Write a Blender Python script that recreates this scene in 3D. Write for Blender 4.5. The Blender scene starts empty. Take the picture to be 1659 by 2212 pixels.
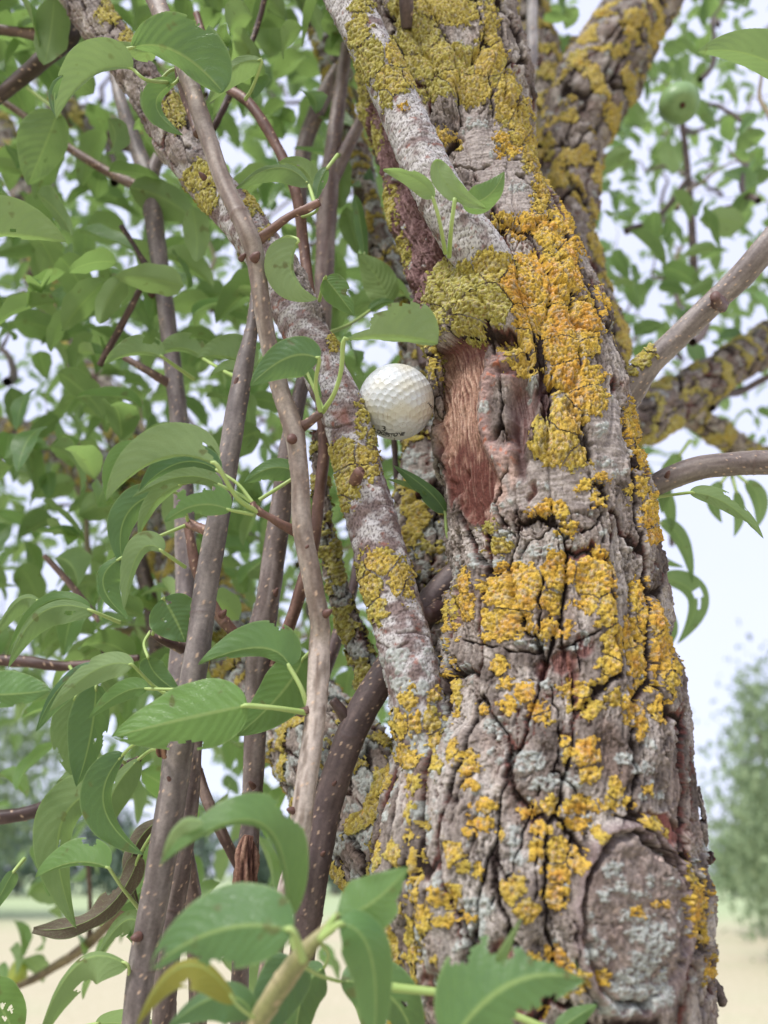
import bpy, math, random
import numpy as np
from mathutils import Vector

random.seed(7)
RNG = np.random.default_rng(11)
SC = bpy.context.scene
COL = SC.collection

# ------------------------------------------------------------------ camera
FPX = 1671.0            # focal length in units where the photograph is 1659 x 2212
CX, CY = 829.5, 1106.0
PITCH = math.radians(25.0)
CAM = np.array([0.0, 0.0, 1.45])
FWD = np.array([0.0, math.cos(PITCH), math.sin(PITCH)])
UPV = np.array([0.0, -math.sin(PITCH), math.cos(PITCH)])
RGT = np.array([1.0, 0.0, 0.0])
cd = bpy.data.cameras.new("camera")
cam = bpy.data.objects.new("camera", cd)
COL.objects.link(cam)
cam.location = CAM
cam.rotation_euler = (math.radians(90) + PITCH, 0, 0)
cd.sensor_fit = 'VERTICAL'
cd.sensor_height = 36.0
cd.lens = 18.0 * FPX / CY
cd.clip_start = 0.02
cd.clip_end = 2000
cd.dof.use_dof = True
cd.dof.focus_distance = 0.415
cd.dof.aperture_fstop = 6.0
SC.camera = cam

# ------------------------------------------------------------------ light
SUN_EL, SUN_AZ = math.radians(52), math.radians(-150)   # behind the camera, to its left
w = bpy.data.worlds.new("World")
SC.world = w
w.use_nodes = True
nt = w.node_tree
nt.nodes.clear()
out = nt.nodes.new('ShaderNodeOutputWorld')
bg = nt.nodes.new('ShaderNodeBackground')
sky = nt.nodes.new('ShaderNodeTexSky')
sky.sky_type = 'NISHITA'
sky.sun_disc = False
sky.sun_elevation = SUN_EL
sky.sun_rotation = math.radians(200)
sky.air_density = 1.0
sky.dust_density = 2.0
mixn = nt.nodes.new('ShaderNodeMix'); mixn.data_type = 'RGBA'
tc = nt.nodes.new('ShaderNodeTexCoord')
nz = nt.nodes.new('ShaderNodeTexNoise'); nz.inputs['Scale'].default_value = 2.2; nz.inputs['Detail'].default_value = 5
mr = nt.nodes.new('ShaderNodeMapRange')
mr.inputs['From Min'].default_value = 0.3; mr.inputs['From Max'].default_value = 0.75
mr.inputs['To Min'].default_value = 0.80; mr.inputs['To Max'].default_value = 0.97
nt.links.new(tc.outputs['Generated'], nz.inputs['Vector'])
nt.links.new(nz.outputs['Fac'], mr.inputs['Value'])
nt.links.new(mr.outputs['Result'], mixn.inputs[0])
nt.links.new(sky.outputs['Color'], mixn.inputs[6])
mixn.inputs[7].default_value = (3.6, 3.75, 4.85, 1)        # the thin overcast veil
nt.links.new(mixn.outputs[2], bg.inputs['Color'])
bg.inputs['Strength'].default_value = 0.10
nt.links.new(bg.outputs[0], out.inputs['Surface'])
sd = bpy.data.lights.new("sun", 'SUN')
sd.energy = 1.5
sd.angle = math.radians(12)
sd.color = (1.0, 0.98, 0.955)
sun = bpy.data.objects.new("sun", sd)
COL.objects.link(sun)
sdir = Vector((-0.45, -0.55, 0.85)).normalized()
sun.rotation_euler = sdir.to_track_quat('Z', 'Y').to_euler()
sun.location = (0, 0, 6)
sky.sun_elevation = math.asin(sdir.z)
sky.sun_rotation = math.atan2(sdir.x, sdir.y)
SC.view_settings.view_transform = 'Standard'
SC.view_settings.look = 'None'
SC.view_settings.gamma = 1.0
SC.view_settings.exposure = 1.42
SC.cycles.max_bounces = 8
SC.cycles.use_denoising = True

# ------------------------------------------------------------------ helpers
def P(x, y, d):
    """the point that stands d metres deep where the photograph has (x, y)"""
    return CAM + RGT * ((x - CX) / FPX * d) + UPV * ((CY - y) / FPX * d) + FWD * d

def proj(V):
    q = V - CAM
    z = np.maximum(q @ FWD, 1e-4)
    return CX + FPX * (q @ RGT) / z, CY - FPX * (q @ UPV) / z

def hi_(ix, iy, seed):
    n = ix * np.uint32(374761393) + iy * np.uint32(668265263) + np.uint32((seed * 974634777) & 0xffffffff)
    n = (n ^ (n >> np.uint32(13))) * np.uint32(1274126177)
    n = (n ^ (n >> np.uint32(16))) * np.uint32(2246822519)
    return n ^ (n >> np.uint32(15))
def h2(ix, iy, seed):
    return (hi_(ix.astype(np.int32).view(np.uint32), iy.astype(np.int32).view(np.uint32), seed) & np.uint32(0xffffff)).astype(np.float32) / 16777215.0
GA = np.linspace(0, 2 * math.pi, 256, endpoint=False)
GX, GY = np.cos(GA).astype(np.float32) * 1.5, np.sin(GA).astype(np.float32) * 1.5
def noise2(x, y, seed=0):
    x = np.asarray(x, np.float32); y = np.asarray(y, np.float32)
    x, y = np.broadcast_arrays(x, y)
    ix = np.floor(x); iy = np.floor(y)
    fx = x - ix; fy = y - iy
    ix = ix.astype(np.int32).view(np.uint32); iy = iy.astype(np.int32).view(np.uint32)
    ux = fx * fx * fx * (fx * (fx * 6 - 15) + 10); uy = fy * fy * fy * (fy * (fy * 6 - 15) + 10)
    def g(dx, dy):
        k = hi_(ix + np.uint32(dx), iy + np.uint32(dy), seed) >> np.uint32(24)
        return GX[k] * (fx - dx) + GY[k] * (fy - dy)
    a = g(0, 0); a += (g(1, 0) - a) * ux
    b = g(0, 1); b += (g(1, 1) - b) * ux
    return a + (b - a) * uy

def fbm(x, y, seed=0, o=4):
    s = 0; a = 1.0; t = 0
    for k in range(o):
        s = s + a * noise2(x * 2 ** k, y * 2 ** k, seed + k * 17); t += a; a *= 0.5
    return s / t * 1.5

def worley(x, y, seed=0):
    """F1, F2, id of the nearest cell and the offset to its centre"""
    ix = np.floor(x); iy = np.floor(y)
    f1 = np.full(x.shape, 9.0); f2 = np.full(x.shape, 9.0); cid = np.zeros(x.shape); ox = np.zeros(x.shape); oy = np.zeros(x.shape)
    for dx in (-1, 0, 1):
        for dy in (-1, 0, 1):
            cx = ix + dx; cy = iy + dy
            qx = cx + 0.1 + 0.8 * h2(cx, cy, seed) - x; qy = cy + 0.1 + 0.8 * h2(cx, cy, seed + 5) - y
            d = np.sqrt(qx * qx + qy * qy)
            near = d < f1
            f2 = np.where(near, f1, np.minimum(f2, d))
            cid = np.where(near, h2(cx, cy, seed + 9), cid)
            ox = np.where(near, qx, ox); oy = np.where(near, qy, oy)
            f1 = np.where(near, d, f1)
    return f1, f2, cid, ox, oy

def sst(a, b, x):
    t = np.clip((x - a) / (b - a), 0, 1)
    return t * t * (3 - 2 * t)

def mixc(c, d, m):
    m = np.asarray(m, np.float32)
    d = np.asarray(d, float)
    if d.ndim == 1: d = d[None, :]
    return (c + (d - c) * m[:, None]).astype(np.float32)

def lin(r, g, b):
    f = lambda v: (v / 255 / 12.92) if v / 255 <= 0.04045 else ((v / 255 + 0.055) / 1.055) ** 2.4
    return np.array([f(r), f(g), f(b)])

def catmull(A, step_fn):
    """resample rows of A (first 3 columns a point) along a Catmull-Rom curve; step_fn(point) gives the spacing"""
    A = np.asarray(A, float)
    B = np.vstack([2 * A[0] - A[1], A, 2 * A[-1] - A[-2]])
    dense = []
    for i in range(1, len(B) - 2):
        p0, p1, p2, p3 = B[i - 1], B[i], B[i + 1], B[i + 2]
        n = 40
        t = np.linspace(0, 1, n, endpoint=False)[:, None]
        dense.append(0.5 * (2 * p1 + (p2 - p0) * t + (2 * p0 - 5 * p1 + 4 * p2 - p3) * t ** 2 + (-p0 + 3 * p1 - 3 * p2 + p3) * t ** 3))
    dense.append(A[-1][None])
    D = np.vstack(dense)
    L = np.concatenate([[0], np.cumsum(np.linalg.norm(np.diff(D[:, :3], axis=0), axis=1))])
    q = [0.0]; c = 0.0
    while c < L[-1]:
        k = min(np.searchsorted(L, c), len(D) - 1)
        c += step_fn(D[k]); q.append(min(c, L[-1]))
    q = np.array(q)
    return np.stack([np.interp(q, L, D[:, j]) for j in range(D.shape[1])], 1), q

def mesh_from(name, V, F, mat, parent=None, col=None, uv=None, tint=None, smooth=True):
    me = bpy.data.meshes.new(name)
    V = np.ascontiguousarray(V, dtype=np.float32); F = np.ascontiguousarray(F, dtype=np.int32)
    k = F.shape[1]
    me.vertices.add(len(V)); me.vertices.foreach_set('co', V.ravel())
    me.loops.add(F.size); me.loops.foreach_set('vertex_index', F.ravel())
    me.polygons.add(len(F))
    me.polygons.foreach_set('loop_start', np.arange(0, F.size, k, dtype=np.int32))
    me.polygons.foreach_set('loop_total', np.full(len(F), k, dtype=np.int32))
    me.polygons.foreach_set('use_smooth', np.full(len(F), smooth))
    if uv is not None:
        l = me.uv_layers.new(name='UVMap')
        l.data.foreach_set('uv', np.ascontiguousarray(uv[F.ravel()], dtype=np.float32).ravel())
    if col is not None:
        a = me.attributes.new('Col', 'FLOAT_COLOR', 'POINT')
        c4 = np.ones((len(V), 4), dtype=np.float32); c4[:, :3] = np.clip(col, 0, 1)
        a.data.foreach_set('color', c4.ravel())
    if tint is not None:
        a = me.attributes.new('tint', 'FLOAT', 'POINT')
        a.data.foreach_set('value', np.ascontiguousarray(tint, dtype=np.float32))
    me.update(); me.validate()
    o = bpy.data.objects.new(name, me)
    COL.objects.link(o)
    if mat: me.materials.append(mat)
    if parent:
        o.parent = parent
        if parent.type == 'EMPTY': o.location = -parent.location      # its vertices are in world metres
    return o

def compact(V, F, *arrs):
    u, inv = np.unique(F.ravel(), return_inverse=True)
    return (V[u], inv.reshape(F.shape)) + tuple(a[u] for a in arrs)

def thing(name, label, cat, loc=(0, 0, 0)):
    o = bpy.data.objects.new(name, None)
    COL.objects.link(o); o.location = loc
    o['label'] = label; o['category'] = cat
    return o

# ------------------------------------------------------------------ materials
def newmat(name):
    m = bpy.data.materials.new(name); m.use_nodes = True
    n = m.node_tree; n.nodes.clear()
    o = n.nodes.new('ShaderNodeOutputMaterial')
    return m, n, o
def N(n, t, **kw):
    x = n.nodes.new(t)
    for k, v in kw.items():
        if k in ('operation', 'data_type', 'blend_type', 'feature', 'distance'): setattr(x, k, v)
        else: x.inputs[k].default_value = v
    return x
def math_(n, op, a, b=None, c=None):
    x = n.nodes.new('ShaderNodeMath'); x.operation = op
    for i, v in enumerate((a, b, c)):
        if v is None: continue
        if isinstance(v, (int, float)): x.inputs[i].default_value = v
        else: n.links.new(v, x.inputs[i])
    return x.outputs[0]
def mixcol(n, f, a, b, blend='MIX'):
    x = n.nodes.new('ShaderNodeMix'); x.data_type = 'RGBA'; x.blend_type = blend
    if isinstance(f, (int, float)): x.inputs[0].default_value = f
    else: n.links.new(f, x.inputs[0])
    for i, v in ((6, a), (7, b)):
        if isinstance(v, tuple): x.inputs[i].default_value = v if len(v) == 4 else v + (1,)
        else: n.links.new(v, x.inputs[i])
    return x.outputs[2]

def woody_mat(name, rough=0.85, scale=900, bump=0.35, dist=0.0006, spec=0.25, vary=0.35):
    m, n, o = newmat(name)
    b = N(n, 'ShaderNodeBsdfPrincipled', Roughness=rough)
    b.inputs['Specular IOR Level'].default_value = spec
    at = n.nodes.new('ShaderNodeAttribute'); at.attribute_name = 'Col'
    tc = n.nodes.new('ShaderNodeTexCoord')
    nz = N(n, 'ShaderNodeTexNoise', Scale=scale, Detail=4.0, Roughness=0.65)
    n.links.new(tc.outputs['Object'], nz.inputs['Vector'])
    f = n.nodes.new('ShaderNodeMapRange')
    f.inputs['From Min'].default_value = 0.3; f.inputs['From Max'].default_value = 0.7
    f.inputs['To Min'].default_value = 1 - vary; f.inputs['To Max'].default_value = 1 + vary
    n.links.new(nz.outputs['Fac'], f.inputs['Value'])
    c = n.nodes.new('ShaderNodeVectorMath'); c.operation = 'SCALE'
    n.links.new(at.outputs['Color'], c.inputs[0]); n.links.new(f.outputs['Result'], c.inputs['Scale'])
    n.links.new(c.outputs[0], b.inputs['Base Color'])
    bp = N(n, 'ShaderNodeBump', Strength=bump, Distance=dist)
    n.links.new(nz.outputs['Fac'], bp.inputs['Height'])
    n.links.new(bp.outputs[0], b.inputs['Normal'])
    n.links.new(b.outputs[0], o.inputs['Surface'])
    return m
M_BARK = woody_mat('rugged_bark', 0.9, 700, 0.6, 0.0008)
M_SMOOTH = woody_mat('smooth_grey_bark', 0.8, 1500, 0.4, 0.0004, vary=0.25)
M_SHOOT = woody_mat('young_shoot_bark', 0.55, 500, 0.25, 0.0004, 0.4, vary=0.22)
M_LICHEN = woody_mat('lichen', 0.95, 1600, 0.8, 0.0008, 0.1, vary=0.45)

def leaf_mat(name, upper_d, upper_l, under_d, under_l, trans=(0.30, 0.50, 0.10), tfac=0.33, rough=0.42, spots=0.25, vary=True):
    m, n, o = newmat(name)
    uv = n.nodes.new('ShaderNodeUVMap')
    sep = n.nodes.new('ShaderNodeSeparateXYZ'); n.links.new(uv.outputs[0], sep.inputs[0])
    s, t = sep.outputs[0], sep.outputs[1]
    at = n.nodes.new('ShaderNodeAttribute'); at.attribute_name = 'tint'
    geo = n.nodes.new('ShaderNodeNewGeometry')
    ab = math_(n, 'ABSOLUTE', t)
    # side veins leave the midrib and sweep towards the tip
    ph = math_(n, 'SUBTRACT', math_(n, 'MULTIPLY', s, 10.0), math_(n, 'MULTIPLY', math_(n, 'POWER', ab, 1.3), 2.6))
    nzv = N(n, 'ShaderNodeTexNoise', Scale=5.0, Detail=2.0); n.links.new(uv.outputs[0], nzv.inputs['Vector'])
    ph = math_(n, 'ADD', ph, math_(n, 'MULTIPLY', nzv.outputs['Fac'], 1.2))
    fr = math_(n, 'ABSOLUTE', math_(n, 'SUBTRACT', math_(n, 'FRACT', ph), 0.5))
    side = n.nodes.new('ShaderNodeMapRange'); side.inputs['From Min'].default_value = 0.0; side.inputs['From Max'].default_value = 0.038
    side.inputs['To Min'].default_value = 1; side.inputs['To Max'].default_value = 0
    n.links.new(fr, side.inputs['Value'])
    mid = n.nodes.new('ShaderNodeMapRange'); mid.inputs['From Min'].default_value = 0.025; mid.inputs['From Max'].default_value = 0.075
    mid.inputs['To Min'].default_value = 1; mid.inputs['To Max'].default_value = 0
    n.links.new(ab, mid.inputs['Value'])
    mp = n.nodes.new('ShaderNodeMapping'); mp.inputs['Scale'].default_value = (46, 15, 1)
    n.links.new(uv.outputs[0], mp.inputs['Vector'])
    vo = N(n, 'ShaderNodeTexVoronoi', feature='DISTANCE_TO_EDGE', Scale=1.0); n.links.new(mp.outputs[0], vo.inputs['Vector'])
    net = n.nodes.new('ShaderNodeMapRange'); net.inputs['From Min'].default_value = 0.0; net.inputs['From Max'].default_value = 0.16
    net.inputs['To Min'].default_value = 1; net.inputs['To Max'].default_value = 0
    n.links.new(vo.outputs['Distance'], net.inputs['Value'])
    big = N(n, 'ShaderNodeTexNoise', Scale=2.3, Detail=3.0)
    tcx = n.nodes.new('ShaderNodeTexCoord'); mpo = n.nodes.new('ShaderNodeMapping'); mpo.inputs['Scale'].default_value = (30, 30, 30)
    n.links.new(tcx.outputs['Object'], mpo.inputs[0]); n.links.new(mpo.outputs[0], big.inputs['Vector'])
    tt = math_(n, 'ADD', math_(n, 'MULTIPLY', at.outputs['Fac'], 0.85), math_(n, 'MULTIPLY', math_(n, 'SUBTRACT', big.outputs['Fac'], 0.35), 0.7)); tt = math_(n, 'MINIMUM', math_(n, 'MAXIMUM', tt, 0.0), 1.0)
    up = mixcol(n, tt, upper_d, upper_l); un = mixcol(n, tt, under_d, under_l)
    up = mixcol(n, math_(n, 'MULTIPLY', net.outputs[0], 0.36), up, (0.12, 0.23, 0.07))
    un = mixcol(n, math_(n, 'MULTIPLY', net.outputs[0], 0.20), un, (0.22, 0.32, 0.14))
    up = mixcol(n, math_(n, 'MULTIPLY', side.outputs[0], 0.72), up, (0.19, 0.33, 0.10))
    un = mixcol(n, math_(n, 'MULTIPLY', side.outputs[0], 0.40), un, (0.26, 0.38, 0.16))
    oi = n.nodes.new('ShaderNodeObjectInfo')
    rb = n.nodes.new('ShaderNodeMapRange'); rb.inputs['From Min'].default_value = 0.55; rb.inputs['To Max'].default_value = 0.55; n.links.new(oi.outputs['Random'], rb.inputs['Value'])
    ry = n.nodes.new('ShaderNodeMapRange'); ry.inputs['From Min'].default_value = 0.35; ry.inputs['From Max'].default_value = 0.0; ry.inputs['To Max'].default_value = 0.45; n.links.new(oi.outputs['Random'], ry.inputs['Value'])
    if vary:
        up = mixcol(n, rb.outputs[0], up, (0.022, 0.085, 0.06)); up = mixcol(n, ry.outputs[0], up, (0.17, 0.32, 0.05))
        un = mixcol(n, ry.outputs[0], un, (0.25, 0.36, 0.10))
    bc = mixcol(n, geo.outputs['Backfacing'], up, un)
    bc = mixcol(n, math_(n, 'MULTIPLY', mid.outputs[0], 0.8), bc, (0.30, 0.42, 0.14))
    sp = N(n, 'ShaderNodeTexNoise', Scale=1.0, Detail=2.0); mps = n.nodes.new('ShaderNodeMapping'); mps.inputs['Scale'].default_value = (110, 110, 110)
    n.links.new(tcx.outputs['Object'], mps.inputs[0]); n.links.new(mps.outputs[0], sp.inputs['Vector'])
    spm = n.nodes.new('ShaderNodeMapRange'); spm.inputs['From Min'].default_value = 0.66; spm.inputs['From Max'].default_value = 0.71
    n.links.new(sp.outputs['Fac'], spm.inputs['Value'])
    bc = mixcol(n, math_(n, 'MULTIPLY', spm.outputs[0], spots * 2.5), bc, (0.10, 0.05, 0.02))
    b = N(n, 'ShaderNodeBsdfPrincipled')
    rg = n.nodes.new('ShaderNodeMapRange'); rg.inputs['To Min'].default_value = rough; rg.inputs['To Max'].default_value = 0.72
    n.links.new(geo.outputs['Backfacing'], rg.inputs['Value']); n.links.new(rg.outputs[0], b.inputs['Roughness'])
    b.inputs['Specular IOR Level'].default_value = 0.55
    mg = n.nodes.new('ShaderNodeMapRange'); mg.inputs['From Min'].default_value = 0.93; mg.inputs['From Max'].default_value = 0.99; mg.inputs['To Max'].default_value = 0.55
    n.links.new(ab, mg.inputs['Value']); bc = mixcol(n, mg.outputs[0], bc, (0.30, 0.42, 0.17))
    n.links.new(bc, b.inputs['Base Color'])
    tr = n.nodes.new('ShaderNodeBsdfTranslucent')
    n.links.new(mixcol(n, math_(n, 'MULTIPLY', side.outputs[0], 0.3), trans + (1,), (0.2, 0.32, 0.07)), tr.inputs['Color'])
    hh = math_(n, 'ADD', math_(n, 'MULTIPLY', side.outputs[0], -0.7), math_(n, 'MULTIPLY', net.outputs[0], -0.35))
    bp = N(n, 'ShaderNodeBump', Strength=0.35, Distance=0.0006); n.links.new(hh, bp.inputs['Height'])
    n.links.new(bp.outputs[0], b.inputs['Normal'])
    mx = n.nodes.new('ShaderNodeMixShader'); mx.inputs[0].default_value = tfac
    n.links.new(b.outputs[0], mx.inputs[1]); n.links.new(tr.outputs[0], mx.inputs[2])
    n.links.new(mx.outputs[0], o.inputs['Surface'])
    return m
M_LEAF = leaf_mat('pear_leaf', (0.020, 0.070, 0.042, 1), (0.17, 0.32, 0.09, 1), (0.050, 0.105, 0.040, 1), (0.31, 0.42, 0.19, 1), (0.34, 0.52, 0.14), 0.38, 0.33)
M_LEAF_OLIVE = leaf_mat('yellowing_leaf', (0.09, 0.15, 0.02, 1), (0.30, 0.22, 0.03, 1), (0.16, 0.2, 0.03, 1), (0.3, 0.25, 0.04, 1), (0.5, 0.45, 0.05), vary=False)
M_DEAD = leaf_mat('dead_leaf', (0.06, 0.035, 0.025, 1), (0.13, 0.08, 0.06, 1), (0.07, 0.045, 0.03, 1), (0.14, 0.09, 0.065, 1), (0.06, 0.03, 0.01), 0.05, 0.7, vary=False)

def plain(name, c, rough=0.6, spec=0.3, nscale=0, namp=0.0, c2=None, trans=None):
    m, n, o = newmat(name)
    b = N(n, 'ShaderNodeBsdfPrincipled', Roughness=rough); b.inputs['Specular IOR Level'].default_value = spec
    if c2 is not None:
        tcx = n.nodes.new('ShaderNodeTexCoord'); z = N(n, 'ShaderNodeTexNoise', Scale=nscale, Detail=5.0)
        n.links.new(tcx.outputs['Object'], z.inputs['Vector'])
        r = n.nodes.new('ShaderNodeMapRange'); r.inputs['From Min'].default_value = 0.35; r.inputs['From Max'].default_value = 0.65
        n.links.new(z.outputs['Fac'], r.inputs['Value'])
        n.links.new(mixcol(n, r.outputs[0], tuple(c) + (1,), tuple(c2) + (1,)), b.inputs['Base Color'])
    else:
        b.inputs['Base Color'].default_value = tuple(c) + (1,)
    n.links.new(b.outputs[0], o.inputs['Surface'])
    return m
M_PETIOLE = plain('petiole', (0.30, 0.42, 0.12), 0.5, 0.4, 60, 0, (0.38, 0.48, 0.17))
M_PEAR = plain('pear_skin', (0.16, 0.27, 0.10), 0.45, 0.4, 90, 0, (0.22, 0.34, 0.14))
M_PEAR_Y = plain('ripe_pear_skin', (0.36, 0.42, 0.06), 0.45, 0.4, 40, 0, (0.42, 0.48, 0.09))
M_CALYX = plain('calyx', (0.07, 0.03, 0.02), 0.9)
M_INK = plain('printed_ink', (0.012, 0.013, 0.015), 0.5)
M_INK2 = plain('worn_ink', (0.20, 0.17, 0.15), 0.6)

# ------------------------------------------------------------------ distant place: ground, sky is the world
def ground():
    n = 160
    a = np.linspace(0, 1, n); r = 0.5 + 900 * a ** 4
    th = np.linspace(0, 2 * math.pi, 97)[:-1]
    R, T = np.meshgrid(r, th, indexing='ij')
    X = R * np.cos(T); Y = R * np.sin(T)
    Z = 0.05 * noise2(X * 0.4, Y * 0.4, 3) * (R < 60) + 0.02 * noise2(X * 2.1, Y * 2.1, 4) * (R < 30)
    V = np.stack([X, Y, Z], -1).reshape(-1, 3)
    V = np.vstack([V, [[0, 0, 0.0]]])
    i, j = np.meshgrid(np.arange(n - 1), np.arange(96), indexing='ij')
    j2 = (j + 1) % 96
    F = np.stack([i * 96 + j, (i + 1) * 96 + j, (i + 1) * 96 + j2, i * 96 + j2], -1).reshape(-1, 4)
    c = len(V) - 1
    F = np.vstack([F, np.stack([np.full(96, c), np.full(96, c), np.arange(96), (np.arange(96) + 1) % 96], 1)[:, [0, 2, 3, 1]]])
    F = F[[len(set(f)) >= 3 for f in F.tolist()]]
    quads = F[[len(set(f)) == 4 for f in F.tolist()]]
    m, nn, o = newmat('dry_field')
    b = N(nn, 'ShaderNodeBsdfPrincipled', Roughness=0.95); b.inputs['Specular IOR Level'].default_value = 0.1
    tcx = nn.nodes.new('ShaderNodeTexCoord')
    z1 = N(nn, 'ShaderNodeTexNoise', Scale=0.35, Detail=6.0); nn.links.new(tcx.outputs['Object'], z1.inputs[0])
    z2 = N(nn, 'ShaderNodeTexNoise', Scale=14.0, Detail=6.0); nn.links.new(tcx.outputs['Object'], z2.inputs[0])
    sep = nn.nodes.new('ShaderNodeSeparateXYZ'); nn.links.new(tcx.outputs['Object'], sep.inputs[0])
    straw = mixcol(nn, z2.outputs['Fac'], (0.34, 0.31, 0.18, 1), (0.62, 0.55, 0.40, 1))
    grass = mixcol(nn, z2.outputs['Fac'], (0.28, 0.35, 0.17, 1), (0.46, 0.52, 0.31, 1))
    d = math_(nn, 'ADD', sep.outputs[1], math_(nn, 'MULTIPLY', z1.outputs['Fac'], 16.0))
    far = nn.nodes.new('ShaderNodeMapRange'); far.inputs['From Min'].default_value = 30; far.inputs['From Max'].default_value = 42
    nn.links.new(d, far.inputs['Value'])
    pat = nn.nodes.new('ShaderNodeMapRange'); pat.inputs['From Min'].default_value = 0.55; pat.inputs['From Max'].default_value = 0.7
    nn.links.new(z1.outputs['Fac'], pat.inputs['Value'])
    g = math_(nn, 'MAXIMUM', far.outputs[0], math_(nn, 'MULTIPLY', pat.outputs[0], 0.35))
    nn.links.new(mixcol(nn, g, straw, grass), b.inputs['Base Color'])
    nn.links.new(b.outputs[0], o.inputs['Surface'])
    g = mesh_from('field', V, quads, m)
    g['kind'] = 'structure'
ground()

# ------------------------------------------------------------------ leaves
def leaf_grid(nu, nv):
    s = np.linspace(0, 1, nu); t = np.linspace(-1, 1, nv)
    S, T = np.meshgrid(s, t, indexing='ij')
    i, j = np.meshgrid(np.arange(nu - 1), np.arange(nv - 1), indexing='ij')
    F = np.stack([i * nv + j, (i + 1) * nv + j, (i + 1) * nv + j + 1, i * nv + j + 1], -1).reshape(-1, 4)
    return S.ravel(), T.ravel(), F

def wprof(s, rev=False):
    if rev: s = 1 - s
    p = np.clip(s, 0, 1) ** 0.52 * np.clip(1 - s, 0, 1) ** 0.85
    return p / (0.38 ** 0.52 * 0.62 ** 0.85)

def bez(p0, p1, p2, t):
    c = 2 * p1 - 0.5 * (p0 + p2)      # the curve runs through p1
    t = t[:, None]
    return (1 - t) ** 2 * p0 + 2 * t * (1 - t) * c + t ** 2 * p2

def tube(name, pts, mat, parent, seg=8, col=None, ds=0.002, lump=0.0):
    A, L = catmull(np.array(pts, float), lambda p: ds)
    Pp = A[:, :3]; R = A[:, 3]
    T = np.gradient(Pp, axis=0); T /= np.linalg.norm(T, axis=1)[:, None] + 1e-12
    C = CAM - Pp; C -= (C * T).sum(1)[:, None] * T; C /= np.linalg.norm(C, axis=1)[:, None] + 1e-12
    S = np.cross(T, C)
    a = np.linspace(0, 2 * math.pi, seg, endpoint=False)
    V = Pp[:, None] + (np.cos(a)[None, :, None] * C[:, None] + np.sin(a)[None, :, None] * S[:, None]) * R[:, None, None]
    n = len(Pp); V = np.vstack([V.reshape(-1, 3), Pp[0], Pp[-1]])
    i, j = np.meshgrid(np.arange(n - 1), np.arange(seg), indexing='ij'); j2 = (j + 1) % seg
    F = np.stack([i * seg + j, i * seg + j2, (i + 1) * seg + j2, (i + 1) * seg + j], -1).reshape(-1, 4)
    k = np.arange(0, seg, 2)
    c0 = np.stack([np.full(len(k), n * seg), (k + 2) % seg, (k + 1) % seg, k], 1)
    c1 = np.stack([np.full(len(k), n * seg + 1), (n - 1) * seg + k, (n - 1) * seg + (k + 1) % seg, (n - 1) * seg + (k + 2) % seg], 1)
    F = np.vstack([F, c0, c1])
    cc = None if col is None else np.tile(np.asarray(col, float), (len(V), 1))
    return mesh_from(name, V, F, mat, parent, col=cc)

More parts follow.
